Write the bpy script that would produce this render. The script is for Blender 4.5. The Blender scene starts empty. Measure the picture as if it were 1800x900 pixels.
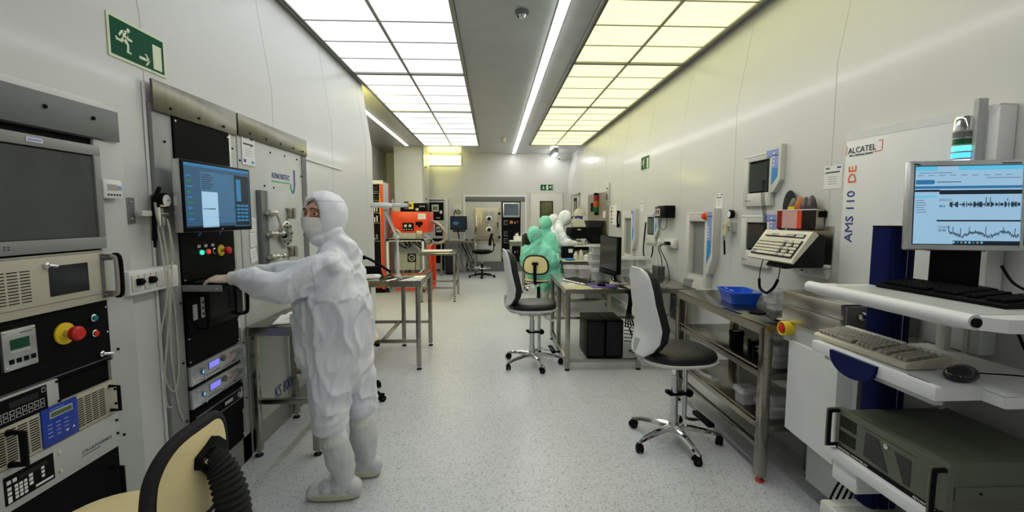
import bpy, bmesh, math, random
from mathutils import Vector, Matrix
random.seed(7)
sc = bpy.context.scene
COL = sc.collection
# ---------------------------------------------------------------- camera
cam = bpy.data.objects.new('camera', bpy.data.cameras.new('camera'))
COL.objects.link(cam)
cam.location = (0, 0, 1.53)
cam.rotation_euler = (math.radians(85.0), 0, math.radians(-2.42))
cam.data.sensor_width = 36; cam.data.lens = 16.0
cam.data.clip_start = 0.05; cam.data.clip_end = 60
sc.camera = cam
# ---------------------------------------------------------------- world, exposure
wd = bpy.data.worlds.new('world'); sc.world = wd; wd.use_nodes = True
wd.node_tree.nodes['Background'].inputs[0].default_value = (0.8, 0.85, 0.9, 1)
wd.node_tree.nodes['Background'].inputs[1].default_value = 0.1
sc.view_settings.view_transform = 'Standard'
sc.view_settings.look = 'None'
sc.view_settings.exposure = -0.3
sc.view_settings.gamma = 1
sc.view_settings.use_curve_mapping = False
# strengths of the luminous ceiling, the LED lines and the yellow tubes
PANEL_W = 1.5; PANEL_Y = 1.45; LED_S = 30.0; TUBE_S = 13
# ---------------------------------------------------------------- materials
def mat(name, c, rough=.5, metal=0., em=None, es=0., noise=0., nscale=8., bump=0., bscale=60., stretch=None, alpha=1., trans=0., coat=0., sheen=0., sss=0.):
    m = bpy.data.materials.new(name); m.use_nodes = True
    nt = m.node_tree; b = nt.nodes['Principled BSDF']
    c = tuple(c) + (1,)
    b.inputs['Base Color'].default_value = c
    b.inputs['Roughness'].default_value = rough
    b.inputs['Metallic'].default_value = metal
    if coat: b.inputs['Coat Weight'].default_value = coat; b.inputs['Coat Roughness'].default_value = .12
    if sheen: b.inputs['Sheen Weight'].default_value = sheen
    if sss:
        b.inputs['Subsurface Weight'].default_value = sss
        b.inputs['Subsurface Radius'].default_value = (.01, .004, .002)
    if alpha < 1: b.inputs['Alpha'].default_value = alpha
    if trans: b.inputs['Transmission Weight'].default_value = trans; b.inputs['IOR'].default_value = 1.2
    if em: b.inputs['Emission Color'].default_value = tuple(em) + (1,); b.inputs['Emission Strength'].default_value = es
    if noise or bump:
        tc = nt.nodes.new('ShaderNodeTexCoord'); mp = nt.nodes.new('ShaderNodeMapping')
        nt.links.new(tc.outputs['Object'], mp.inputs[0])
        if stretch: mp.inputs['Scale'].default_value = stretch
    if noise:
        n = nt.nodes.new('ShaderNodeTexNoise'); n.inputs['Scale'].default_value = nscale; n.inputs['Detail'].default_value = 5
        nt.links.new(mp.outputs[0], n.inputs[0])
        r = nt.nodes.new('ShaderNodeMapRange'); r.inputs[1].default_value = .3; r.inputs[2].default_value = .7
        r.inputs[3].default_value = 1 - noise; r.inputs[4].default_value = 1 + noise
        nt.links.new(n.outputs[0], r.inputs[0])
        x = nt.nodes.new('ShaderNodeVectorMath'); x.operation = 'SCALE'; x.inputs[0].default_value = c[:3]
        nt.links.new(r.outputs[0], x.inputs['Scale']); nt.links.new(x.outputs[0], b.inputs['Base Color'])
        r2 = nt.nodes.new('ShaderNodeMapRange'); r2.inputs[3].default_value = max(.03, rough * (1 - noise)); r2.inputs[4].default_value = min(1, rough * (1 + noise))
        nt.links.new(n.outputs[0], r2.inputs[0]); nt.links.new(r2.outputs[0], b.inputs['Roughness'])
    if bump:
        n2 = nt.nodes.new('ShaderNodeTexNoise'); n2.inputs['Scale'].default_value = bscale; n2.inputs['Detail'].default_value = 3
        nt.links.new(mp.outputs[0], n2.inputs[0])
        bp = nt.nodes.new('ShaderNodeBump'); bp.inputs['Strength'].default_value = bump; bp.inputs['Distance'].default_value = .01
        nt.links.new(n2.outputs[0], bp.inputs['Height']); nt.links.new(bp.outputs[0], b.inputs['Normal'])
    if k_low(name): b.inputs['Specular IOR Level'].default_value = .05 if name != 'leather' else .25
    return m
def k_low(n): return n in ('black', 'blackmatt', 'charcoal', 'rubber', 'screengrey', 'leather', 'signgreen', 'navy')
M = {}
def dm(k, *a, **kw): M[k] = mat(k, *a, **kw)
dm('wall', (.575, .585, .565), .36, noise=.02, nscale=1.5, coat=.15)
dm('ceiling', (.50, .51, .51), .33, .35, noise=.06, nscale=3)
dm("seam", (.52,.53,.51), .6, noise=.05)
dm('white', (.72, .73, .72), .4, noise=.03, nscale=6)
dm('offwhite', (.62, .62, .57), .45, noise=.03, nscale=6)
dm('palegrey', (.47, .49, .47), .42, noise=.03, nscale=6)
dm('grey', (.125, .135, .135), .5, 0, noise=.05, nscale=9)
dm('midgrey', (.24, .25, .245), .45, .1, noise=.04, nscale=9)
dm('screengrey', (.085, .09, .085), .28, noise=.15, nscale=3)
dm('beige', (.47, .45, .35), .5, noise=.04, nscale=6)
dm('ivory', (.66, .62, .49), .5, noise=.04, nscale=6)
dm('greige', (.36, .35, .30), .5, noise=.04, nscale=6)
dm('olive', (.105, .118, .08), .42, .1, noise=.08, nscale=14)
dm('olivedark', (.052, .057, .04), .5, noise=.08, nscale=14)
dm('black', (.006, .006, .0065), .38, noise=.2, nscale=12)
dm('blackmatt', (.007, .007, .0075), .65, noise=.2, nscale=18)
dm('blackgloss', (.008, .008, .009), .12, noise=.1, nscale=12)
dm('charcoal', (.028, .03, .032), .5, noise=.15, nscale=15)
dm('leather', (.016, .016, .017), .38, noise=.2, nscale=20, bump=.15, bscale=90)
dm('steel', (.36, .345, .30), .26, 1., noise=.12, nscale=5, stretch=(1, 1, 8))
dm('steelflat', (.52, .51, .47), .3, 1., noise=.15, nscale=4, stretch=(8, 1, 1))
dm('steeldark', (.15, .15, .125), .3, 1., noise=.1, nscale=4, stretch=(8, 1, 1))
dm('steeltop', (.25, .24, .2), .2, 1., noise=.2, nscale=4, stretch=(6, 1, 1))
dm('dooralloy', (.42, .38, .31), .42, .8, noise=.12, nscale=5)
dm('chrome', (.78, .78, .78), .08, 1., noise=.05)
dm('alu', (.62, .64, .64), .35, .9, noise=.06, nscale=12)
dm('cream', (.78, .66, .34), .5, noise=.05, nscale=9)
dm('navy', (.008, .013, .07), .3, noise=.12, nscale=10)
dm('blue', (.01, .04, .36), .4, noise=.05, nscale=10)
dm('binblue', (.005, .09, .62), .35, noise=.05, nscale=10)
dm('periwinkle', (.24, .31, .66), .4, noise=.04)
dm('azure', (.02, .25, .62), .4, noise=.04)
dm('red', (.62, .02, .015), .35, noise=.05)
dm('orangered', (.78, .055, .013), .35, noise=.05, nscale=7)
dm('orange', (.85, .16, .03), .4, noise=.04)
dm('yellow', (.80, .58, .02), .45, noise=.05)
dm('signgreen', (.0, .075, .035), .35, noise=.05)
dm('signcream', (.68, .74, .52), .5, noise=.03)
dm('purple', (.09, .035, .28), .6, noise=.1)
dm('teal', (.0, .2, .22), .3)
dm('green', (.02, .4, .12), .4)
dm('darkgreen', (.004, .06, .025), .3)
dm('lcd', (.09, .14, .05), .3)
dm('lcdblue', (.05, .05, .2), .3, em=(.25, .24, .95), es=1.0)
dm('glowgreen', (.0, .4, .3), .3, em=(.05, .9, .55), es=1.4)
dm('glowred', (.7, .03, .02), .3, em=(1, .06, .03), es=.6)
dm('glowblue', (.0, .1, .6), .3, em=(.05, .3, 1.), es=3.5)
dm('glowcyan', (.0, .5, .4), .3, em=(.1, 1., .7), es=2.6)
dm('glowwhite', (.8, .8, .9), .3, em=(.75, .8, 1.), es=2.0)
dm('lens', (.2, .24, .2), .15, .3, noise=.1)
dm('amber', (.45, .09, .0), .25)
dm('lampred', (.25, .01, .01), .25)
dm('lampgreen', (.0, .1, .03), .25)
dm('paper', (.78, .79, .76), .7, noise=.02)
dm('ink', (.05, .06, .08), .7)
dm('inkblue', (.01, .03, .25), .6)
dm('rubber', (.03, .03, .03), .7, noise=.2)
dm('hose', (.62, .62, .52), .4, alpha=.5)
dm('lensdark', (.035, .02, .03), .25, noise=.3, nscale=30)
dm('smoke', (.05, .025, .02), .1, alpha=.82, coat=.5)
dm('clear', (.75, .78, .78), .15, alpha=.33)
dm('clearside', (.82, .84, .84), .25, alpha=.3)
dm('wafer', (.10, .13, .17), .35, .3)
dm('pinkwafer', (.65, .35, .32), .5)
dm('glass', (.05, .06, .05), .06, noise=.1)
dm('olive_glass', (.1, .11, .05), .12, noise=.5, nscale=3)
dm('led', (.9, .9, .9), .5, em=(1., .98, 1.), es=LED_S)
dm('led_soft', (.9, .9, .9), .5, em=(1., .98, .9), es=7)
dm('tube_alcove', (.9, .9, .6), .5, em=(1., .90, .25), es=45)
dm('panelw', (.8, .8, .8), .5, em=(.97, 1., 1.02), es=PANEL_W)
dm('panely', (.8, .8, .6), .5, em=(1., .97, .50), es=PANEL_Y)
dm('tube', (.9, .9, .6), .5, em=(1., .93, .30), es=TUBE_S)
dm('frame', (.32, .32, .29), .45, .5, noise=.05)
dm('framedark', (.05, .05, .045), .5)
dm('skin', (.70, .40, .27), .5, noise=.06, nscale=20, sss=.12)
dm('glove', (.76, .60, .50), .42, noise=.12, nscale=30, bump=.4, bscale=50, sss=.1)
dm('coverall', (.80, .83, .88), .6, noise=.03, nscale=4, bump=.3, bscale=22, sheen=.2)
dm('coverall_seam', (.62, .65, .70), .7)
dm('bootwhite', (.6, .62, .63), .6, noise=.03, nscale=4, bump=.5, bscale=25)
dm('bootsole', (.56, .57, .42), .5, noise=.04)
dm('cuff', (.72, .75, .68), .8, bump=.6, bscale=90, stretch=(1, 1, .15))
dm('mask', (.78, .78, .75), .8, bump=.15, bscale=80)
dm('gown', (.2, .64, .50), .65, noise=.06, nscale=5, bump=.4, bscale=22, sheen=.2)
dm('eye', (.75, .72, .68), .2)
dm('iris', (.04, .02, .01), .1)
dm('brow', (.06, .03, .015), .8)
dm('hair', (.03, .02, .015), .6)
dm('scope', (.60, .58, .44), .4, noise=.03)

def screen_mat(name, base, em, es, scale):
    m = mat(name, base, .2, em=em, es=es); return m
dm('scr_blue', (.02, .05, .1), .2, em=(.02, .07, .14), es=1.0)
dm('scr_blue2', (.03, .08, .14), .2, em=(.035, .11, .21), es=1.0)
dm('scr_light', (.3, .4, .5), .2, em=(.24, .44, .62), es=1.0)
dm('scr_pale', (.05, .1, .15), .2, em=(.10, .21, .36), es=1.0)
dm('scr_cyan', (.1, .3, .4), .2, em=(.08, .48, .75), es=1.0)
dm('scr_mid', (.02, .1, .2), .2, em=(.02, .15, .33), es=1.0)
dm('scr_dark', (.005, .01, .02), .2, em=(.002, .008, .016), es=1.0)
dm('scr_off', (.03, .045, .042), .14, noise=.2, nscale=4)
dm('scr_slate', (.1, .13, .17), .2, noise=.2, nscale=4)

def floor_mat():
    m = bpy.data.materials.new('speckled_vinyl'); m.use_nodes = True; nt = m.node_tree; b = nt.nodes['Principled BSDF']
    N = nt.nodes.new; L = nt.links.new
    tc = N('ShaderNodeTexCoord')
    v = N('ShaderNodeTexVoronoi'); v.inputs['Scale'].default_value = 150; L(tc.outputs['Object'], v.inputs['Vector'])
    cr = N('ShaderNodeValToRGB'); cr.color_ramp.interpolation = 'CONSTANT'
    e = cr.color_ramp.elements
    e[0].color = (.32, .34, .365, 1); e[0].position = 0
    e[1].color = (.56, .58, .60, 1); e[1].position = .1
    for p, c in ((.35, (.59, .61, .63, 1)), (.7, (.53, .55, .57, 1)), (.9, (.66, .675, .69, 1))):
        q = e.new(p); q.color = c
    sp = N('ShaderNodeSeparateColor'); L(v.outputs['Color'], sp.inputs[0]); L(sp.outputs[0], cr.inputs[0])
    n = N('ShaderNodeTexNoise'); n.inputs['Scale'].default_value = 1.3; n.inputs['Detail'].default_value = 4; L(tc.outputs['Object'], n.inputs[0])
    r = N('ShaderNodeMapRange'); r.inputs[3].default_value = .9; r.inputs[4].default_value = 1.08; L(n.outputs[0], r.inputs[0])
    x = N('ShaderNodeVectorMath'); x.operation = 'SCALE'; L(cr.outputs[0], x.inputs[0]); L(r.outputs[0], x.inputs['Scale'])
    L(x.outputs[0], b.inputs['Base Color'])
    b.inputs['Roughness'].default_value = .34
    n2 = N('ShaderNodeTexNoise'); n2.inputs['Scale'].default_value = 120; L(tc.outputs['Object'], n2.inputs[0])
    bp = N('ShaderNodeBump'); bp.inputs['Strength'].default_value = .12; bp.inputs['Distance'].default_value = .004
    L(n2.outputs[0], bp.inputs['Height']); L(bp.outputs[0], b.inputs['Normal'])
    return m
M['floor'] = floor_mat()

def perforated_mat():
    m = mat('perforated_steel', (.4, .38, .33), .05, 1.); nt = m.node_tree; b = nt.nodes['Principled BSDF']
    N = nt.nodes.new; L = nt.links.new
    tc = N('ShaderNodeTexCoord'); mp = N('ShaderNodeMapping'); mp.inputs['Rotation'].default_value = (0, 0, .785)
    L(tc.outputs['Object'], mp.inputs[0])
    v = N('ShaderNodeTexVoronoi'); v.inputs['Scale'].default_value = 28; v.inputs['Randomness'].default_value = 0; v.voronoi_dimensions = '2D'
    L(mp.outputs[0], v.inputs['Vector'])
    lt = N('ShaderNodeMath'); lt.operation = 'LESS_THAN'; lt.inputs[1].default_value = .3; L(v.outputs['Distance'], lt.inputs[0])
    mx = N('ShaderNodeMix'); mx.data_type = 'RGBA'; mx.inputs[6].default_value = (.4, .38, .33, 1); mx.inputs[7].default_value = (.01, .01, .01, 1)
    L(lt.outputs[0], mx.inputs[0]); L(mx.outputs[2], b.inputs['Base Color'])
    return m
M['perf'] = perforated_mat()

# ---------------------------------------------------------------- mesh building
WM = {}
def ring(cx, cy, z, a, b, n=24, e=2.0, rot=0):
    out = []
    for i in range(n):
        t = 2 * math.pi * i / n; c, s = math.cos(t), math.sin(t)
        x = a * math.copysign(abs(c) ** (2 / e), c); y = b * math.copysign(abs(s) ** (2 / e), s)
        out.append((cx + x * math.cos(rot) - y * math.sin(rot), cy + x * math.sin(rot) + y * math.cos(rot), z))
    return out
def catmull(pts, k=6, closed=False):
    P = [Vector(p) for p in pts]; n = len(P)
    if n < 3 or k < 2: return P
    out = []
    rng = range(n if closed else n - 1)
    for i in rng:
        if closed: a, b, c, d = P[i - 1], P[i], P[(i + 1) % n], P[(i + 2) % n]
        else: a, b, c, d = P[max(i - 1, 0)], P[i], P[i + 1], P[min(i + 2, n - 1)]
        for j in range(k):
            t = j / k
            out.append(.5 * ((2 * b) + (c - a) * t + (2 * a - 5 * b + 4 * c - d) * t * t + (3 * b - a - 3 * c + d) * t ** 3))
    if not closed: out.append(P[-1])
    return out
class Part:
    def __init__(s, name, parent=None, m='white', w=False):
        s.name = name; s.parent = parent; s.m = m; s.w = w; s.bm = bmesh.new(); s.mats = []; s.T = None
    def mi(s, m):
        m = m or s.m
        if m not in s.mats: s.mats.append(m)
        return s.mats.index(m)
    def _fin(s, vs, fs, m, smooth=True):
        if s.T is not None:
            for v in vs: v.co = s.T @ v.co
        k = s.mi(m)
        for f in fs: f.material_index = k; f.smooth = smooth
        return s
    def poly(s, verts, faces, m=None):
        vs = [s.bm.verts.new(v) for v in verts]
        fs = []
        for f in faces:
            try: fs.append(s.bm.faces.new([vs[i] for i in f]))
            except ValueError: pass
        return s._fin(vs, fs, m)
    def box(s, x0, x1, y0, y1, z0, z1, m=None, bev=0, seg=2):
        r = bmesh.ops.create_cube(s.bm, size=1)
        vs = r['verts']
        cx, cy, cz = (x0 + x1) / 2, (y0 + y1) / 2, (z0 + z1) / 2
        dx, dy, dz = abs(x1 - x0), abs(y1 - y0), abs(z1 - z0)
        for v in vs: v.co = Vector((cx + v.co.x * dx, cy + v.co.y * dy, cz + v.co.z * dz))
        fs = set(f for v in vs for f in v.link_faces)
        if bev:
            bev = min(bev, dx * .48, dy * .48, dz * .48)
            es = list(set(e for v in vs for e in v.link_edges))
            r = bmesh.ops.bevel(s.bm, geom=es, offset=bev, segments=seg, affect='EDGES', profile=.5)
            vs = set(r['verts']); fs = set(f for v in vs for f in v.link_faces)
            vs = set(v for f in fs for v in f.verts); fs = set(f for v in vs for f in v.link_faces)
        return s._fin(vs, fs, m, False)
    def cyl(s, p0, p1, r, m=None, r2=None, n=16):
        p0, p1 = Vector(p0), Vector(p1); r2 = r if r2 is None else r2
        d = (p1 - p0).normalized(); u = d.orthogonal().normalized(); v = d.cross(u)
        A = []; B = []
        for i in range(n):
            t = 2 * math.pi * i / n; o = u * math.cos(t) + v * math.sin(t)
            A.append(s.bm.verts.new(p0 + o * r)); B.append(s.bm.verts.new(p1 + o * r2))
        fs = [s.bm.faces.new((A[i], A[(i + 1) % n], B[(i + 1) % n], B[i])) for i in range(n)]
        fs.append(s.bm.faces.new(A[::-1])); fs.append(s.bm.faces.new(B))
        return s._fin(A + B, fs, m)
    def tube(s, pts, r, m=None, n=8, k=6, closed=False, flat=1.):
        P = catmull(pts, k, closed); R = r if callable(r) else (lambda t: r)
        rings = []; N = len(P); u = None
        for i, p in enumerate(P):
            if closed: d = P[(i + 1) % N] - P[i - 1]
            else: d = P[min(i + 1, N - 1)] - P[max(i - 1, 0)]
            d.normalize()
            if u is None: u = d.orthogonal().normalized()
            u = (u - d * u.dot(d)).normalized(); v = d.cross(u); rr = R(i / max(1, N - 1))
            rings.append([p + u * math.cos(2 * math.pi * j / n) * rr + v * math.sin(2 * math.pi * j / n) * rr * flat for j in range(n)])
        if closed: return s.loft(rings + [rings[0]], m, cap=False)
        return s.loft(rings, m)
    def loft(s, rings, m=None, cap=True):
        V = [[s.bm.verts.new(p) for p in r] for r in rings]; n = len(rings[0]); fs = []
        for a, b in zip(V, V[1:]):
            for i in range(n): fs.append(s.bm.faces.new((a[i], a[(i + 1) % n], b[(i + 1) % n], b[i])))
        if cap: fs.append(s.bm.faces.new(V[0][::-1])); fs.append(s.bm.faces.new(V[-1]))
        return s._fin([v for r in V for v in r], fs, m)
    def lathe(s, prof, c=(0, 0, 0), axis='z', m=None, n=24):
        rings = []
        for r, h in prof:
            rg = []
            for i in range(n):
                t = 2 * math.pi * i / n; a, b = max(r, 1e-4) * math.cos(t), max(r, 1e-4) * math.sin(t)
                p = {'z': (a, b, h), 'y': (a, h, b), 'x': (h, a, b)}[axis]
                rg.append((c[0] + p[0], c[1] + p[1], c[2] + p[2]))
            rings.append(rg)
        return s.loft(rings, m)
    def prism(s, pts, a0, a1, axis='y', m=None):
        # pts are (x,z) for axis y, (y,z) for axis x, (x,y) for axis z
        f = {'y': lambda p, a: (p[0], a, p[1]), 'x': lambda p, a: (a, p[0], p[1]), 'z': lambda p, a: (p[0], p[1], a)}[axis]
        return s.loft([[f(p, a0) for p in pts], [f(p, a1) for p in pts]], m)
    def sphere(s, c, r, m=None, seg=16):
        rr = (r, r, r) if not hasattr(r, '__len__') else r
        q = bmesh.ops.create_uvsphere(s.bm, u_segments=seg, v_segments=max(6, seg // 2), radius=1)
        vs = q['verts']
        for v in vs: v.co = Vector((c[0] + v.co.x * rr[0], c[1] + v.co.y * rr[1], c[2] + v.co.z * rr[2]))
        return s._fin(vs, set(f for v in vs for f in v.link_faces), m)
    def text(s, body, x, z, y, size, m='ink', align='LEFT', rot=0, sx=1., ext=.0006, T=None):
        cu = bpy.data.curves.new('t', 'FONT'); cu.body = body; cu.size = size; cu.extrude = ext; cu.align_x = align; cu.resolution_u = 2
        o = bpy.data.objects.new('t', cu); COL.objects.link(o)
        me = bpy.data.meshes.new_from_object(o.evaluated_get(bpy.context.evaluated_depsgraph_get()))
        n0 = len(s.bm.verts); f0 = len(s.bm.faces)
        tm = (T if T is not None else Matrix.Translation((x, y, z)) @ Matrix.Rotation(math.pi / 2, 4, 'X')) @ Matrix.Rotation(rot, 4, 'Z') @ Matrix.Diagonal((sx, 1, 1, 1))
        me.transform(tm); s.bm.from_mesh(me); s.bm.verts.ensure_lookup_table(); s.bm.faces.ensure_lookup_table()
        bpy.data.objects.remove(o); bpy.data.curves.remove(cu); bpy.data.meshes.remove(me)
        return s._fin(list(s.bm.verts)[n0:], list(s.bm.faces)[f0:], m, False)
    def end(s, sharp=35):
        if s.w and s.parent is not None:
            s.bm.transform(WM[s.parent.name].inverted())
        bmesh.ops.recalc_face_normals(s.bm, faces=s.bm.faces)
        me = bpy.data.meshes.new(s.name); s.bm.to_mesh(me); s.bm.free()
        for k in s.mats: me.materials.append(M[k])
        me.set_sharp_from_angle(angle=math.radians(sharp))
        o = bpy.data.objects.new(s.name, me); COL.objects.link(o)
        if s.parent is not None:
            o.parent = s.parent; WM[o.name] = WM[s.parent.name]
        else: WM[o.name] = Matrix.Identity(4)
        return o
def thing(name, label, cat, loc=(0, 0, 0), rz=0, group=None):
    o = bpy.data.objects.new(name, None); COL.objects.link(o); o.empty_display_size = .05
    o.location = loc; o.rotation_euler = (0, 0, math.radians(rz))
    o['label'] = label; o['category'] = cat
    if group: o['group'] = group
    WM[o.name] = Matrix.Translation(loc) @ Matrix.Rotation(math.radians(rz), 4, 'Z')
    return o
def tag(o, label, cat, group=None):
    o['label'] = label; o['category'] = cat
    if group: o['group'] = group
    return o
def place(o, loc, rz=0):
    o.location = loc; o.rotation_euler = (0, 0, math.radians(rz)); WM[o.name] = Matrix.Translation(loc) @ Matrix.Rotation(math.radians(rz), 4, 'Z'); return o
def struct(name, **k):
    p = Part(name, None, k.get('m', 'wall')); p.struct = True; return p
def ends(p):
    o = p.end(); o['kind'] = 'structure'; return o
def dup(root, loc, rz, label, group=None):
    r = root.copy(); COL.objects.link(r); r.location = loc; r.rotation_euler = (0, 0, math.radians(rz)); r['label'] = label
    if group: r['group'] = group
    for ch in list(root.children):
        c = ch.copy(); COL.objects.link(c); c.parent = r
        for g in ch.children:
            d = g.copy(); COL.objects.link(d); d.parent = c
    return r
XR, XL, XK, YE, ZC = 2.06, -1.57, -1.545, 12.6, 3.23
DK = .022   # how far the rack fronts stand out of the left wall
#     # right wall, left wall, rack fronts, end wall, ceiling
def rw(y, z, off=0): return dict(loc=(XR - off, y * .972, 1.53 + (z - 1.53) * .972), rz=-90)   # local x runs to the viewer's right, -y into the room
def lw(y, z, off=0): return dict(loc=(XL + off, y * .935, 1.53 + (z - 1.53) * .935), rz=90)
def rot(ax, deg, c=(0, 0, 0)):
    return Matrix.Translation(c) @ Matrix.Rotation(math.radians(deg), 4, ax) @ Matrix.Translation([-q for q in c])
# ================================================================ ROOM
p = struct('floor', m='floor'); p.box(-3.2, 2.4, -2.6, 12.9, -.1, 0); ends(p)
p = struct('ceiling', m='ceiling')
p.box(-3.2, -1.66, -2.6, 12.9, ZC, ZC + .12); p.box(-.3, .86, -2.6, 12.9, ZC, ZC + .12); p.box(2.17, 2.4, -2.6, 12.9, ZC, ZC + .12)
p.box(-1.66, -.3, -2.6, 1.9, ZC, ZC + .12); p.box(-1.66, -.3, 11.2, 12.9, ZC, ZC + .12)
p.box(.86, 2.17, -2.6, 1.5, ZC, ZC + .12); p.box(.86, 2.17, 11.0, 12.9, ZC, ZC + .12)
for y in (2.1, 5.0, 7.9, 10.8): p.box(-.3, .5, y, y + .006, ZC - .0015, ZC, 'seam')
ends(p)
def wall(name, bx, seams=(), axis='x', side=1):
    p = struct(name); p.box(*bx)
    for q in seams: p.box(*q, m='seam')
    return ends(p)
def sidewall(name, x, sgn, y0, y1, xt, zb, seams):
    # plumb up to zb, the cove above it leans out to the ceiling light edge
    p = struct(name); o = x + sgn * .22
    p.prism([(x, 0), (x, zb), (xt, ZC), (o, ZC), (o, 0)], y0, y1)
    for y in seams:
        e = x - sgn * .0012; p.box(min(x, e), max(x, e), y, y + .004, 0, zb, m='seam')
        p.prism([(e, zb), (xt - sgn * .0012, ZC), (xt, ZC), (x, zb)], y, y + .004, m='seam')
    return ends(p)
sidewall('wall_right', XR, 1, -2.6, 12.9, 2.19, 2.45, (1.6, 2.72, 3.84, 4.96, 6.08, 7.2, 8.32, 9.44, 10.56, 11.68))
sidewall('wall_left', XL, -1, -2.6, 6.1, -1.68, 2.42, (1.3, 2.18, 3.4, 4.6, 5.8))
wall('wall_recess', (-3.2, XL - .2, 5.98, 6.1, 0, ZC))
wall('wall_alcove', (-3.0, -2.87, 6.1, 12.6, 0, ZC), [(-2.87, -2.8685, y, y + .005, 0, ZC) for y in (7.2, 8.4, 9.6, 10.8, 11.8)])
wall('wall_end', (-3.2, 2.4, YE, YE + .12, 0, ZC), [(x, x + .006, YE - .0015, YE, 0, ZC) for x in (-.85, .95, -1.6)])
wall('wall_back', (-3.2, 2.4, -2.72, -2.6, 0, ZC))
# white column standing between alcove and room
p = struct('trim_1', m='white'); p.box(-2.42, -1.74, 11.45, 12.59, 0, ZC - .001, bev=.006); p.box(-1.74, -1.70, 11.5, 12.59, 0, ZC - .001, 'palegrey')
for z in (1.95, 2.75): p.box(-1.70, -1.685, 11.75, 11.85, z, z + .03, 'black')
ends(p)
# coved skirtings
for nm, xs, y0, y1 in (('baseboard_right', (XR, -1), -2.6, 12.58), ('baseboard_left', (XL, 1), -2.6, 1.2)):
    x, s = xs; p = struct(nm, m='palegrey')
    pts = [(x - s * .001, 0), (x + s * .1, 0), (x + s * .06, .012), (x + s * .025, .04), (x + s * .014, .1), (x - s * .001, .105)]
    p.loft([[(a, y0, b) for a, b in pts], [(a, y1, b) for a, b in pts]]); ends(p)
p = struct('baseboard_end', m='grey'); p.box(-.75, .9, YE - .02, YE - .001, 0, .28); p.box(-2.85, -.78, YE - .02, YE - .001, 0, .1, 'palegrey'); ends(p)

# luminous ceilings: modules of diffuser tiles in dark frames, each module one fixture
def lum(x0, x1, y0, y1, m, lab, grp, fh=.03):
    t = thing('ceiling_light', lab, 'ceiling light', ((x0 + x1) / 2, (y0 + y1) / 2, ZC), 0, grp)
    f = Part('frame', t, 'frame', 1)
    f.box(x0 - .035, x0, y0, y1, ZC - fh, ZC + .05); f.box(x1, x1 + .035, y0, y1, ZC - fh, ZC + .05)
    f.box(x0 - .012, x0 + .006, y0, y1, ZC - fh - .004, ZC - fh + .002, 'framedark'); 
    f.box(x0 - .035, x1 + .035, y1 - .035, y1, ZC - fh, ZC + .05); f.box(x0, x1, y0 + .001, y0 + .012, ZC - fh - .002, ZC + .05, 'framedark')
    n = max(1, round((y1 - y0) / .49)); d = (y1 - .035 - y0 - .012) / n
    xm = (x0 + x1) / 2
    f.box(xm - .014, xm + .014, y0, y1, ZC - .022, ZC + .03)
    for i in range(1, n): f.box(x0, x1, y0 + .012 + i * d - .008, y0 + .012 + i * d + .008, ZC - .018, ZC + .03)
    f.end()
    for i in range(n):
        for a, b in ((x0 + .002, xm - .014), (xm + .014, x1 - .002)):
            q = Part('diffuser', t, m, 1); q.box(a, b, y0 + .012 + i * d + .007, y0 + .012 + (i + 1) * d - .007, ZC - .012, ZC + .01); q.end()
LB = [1.9, 3.67, 5.62, 7.58, 9.54, 11.18]
nmz = ['closest to the camera', 'second from the camera', 'third from the camera', 'fourth from the camera', 'farthest down the room']
for i in range(5): lum(-1.62, -.34, LB[i], LB[i + 1], 'panelw', 'white glowing ceiling panel block over the left side, ' + nmz[i], 'luminous ceiling blocks')
RB = [1.5, 3.18, 5.15, 7.17, 9.13, 10.98]
for i in range(5): lum(.90, 2.10, RB[i], RB[i + 1], 'panely', 'yellowish glowing ceiling panel block over the right side, ' + nmz[i], 'luminous ceiling blocks')
# LED lines
t = thing('linear_light', 'long white LED line down the middle of the grey ceiling', 'ceiling light', (.575, 5, ZC))
q = Part('housing', t, 'alu', 1); q.box(.53, .62, -2.4, 12.4, ZC - .012, ZC - .001); q.end()
q = Part('diffuser', t, 'led', 1); q.box(.537, .613, -2.4, 12.4, ZC - .02, ZC - .0125); q.end()
t = thing('linear_light', 'short white LED line on the ceiling of the left alcove', 'ceiling light', (-2.05, 9, ZC))
q = Part('housing', t, 'alu', 1); q.box(-2.09, -2.01, 6.4, 11.2, ZC - .012, ZC - .001); q.end()
q = Part('diffuser', t, 'led_soft', 1); q.box(-2.083, -2.017, 6.4, 11.2, ZC - .02, ZC - .0125); q.end()
# yellow tubes high on the end wall, and the short one by the right corner
def tube_light(loc, rz, lab, n, L, tm='tube'):
    t = thing('tube_light', lab, 'wall light', loc, rz)
    b = Part('housing', t, 'offwhite'); b.box(-L / 2, L / 2, -.05, -.001, -.17 if n > 1 else -.05, .1 if n > 1 else .05, bev=.006); b.end()
    for i in range(n):
        z = .045 - i * .16 if n > 1 else 0
        q = Part('tube', t, tm); q.box(-L / 2 + .02, L / 2 - .02, -.1, -.05, z - .045, z + .045, bev=.02); q.end()
tube_light((-1.3, YE, 3.07), 0, 'yellow double tube light high on the end wall by the column', 2, .92)
tube_light((-2.3, 6.1, 2.9), 180, 'yellow double tube light inside the left alcove behind the wall corner', 2, 1.2, 'tube_alcove')
q = thing('tube_light', 'short white tube light hung below ceiling near far right corner', 'ceiling light', (1.62, 12.2, ZC))
h = Part('housing', q, 'palegrey'); h.box(-.05, .05, -.55, .3, -.1, -.005, bev=.01); h.end()
h = Part('tube', q, 'led'); h.box(-.04, .04, -.53, .28, -.14, -.1, bev=.015); h.end()
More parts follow.
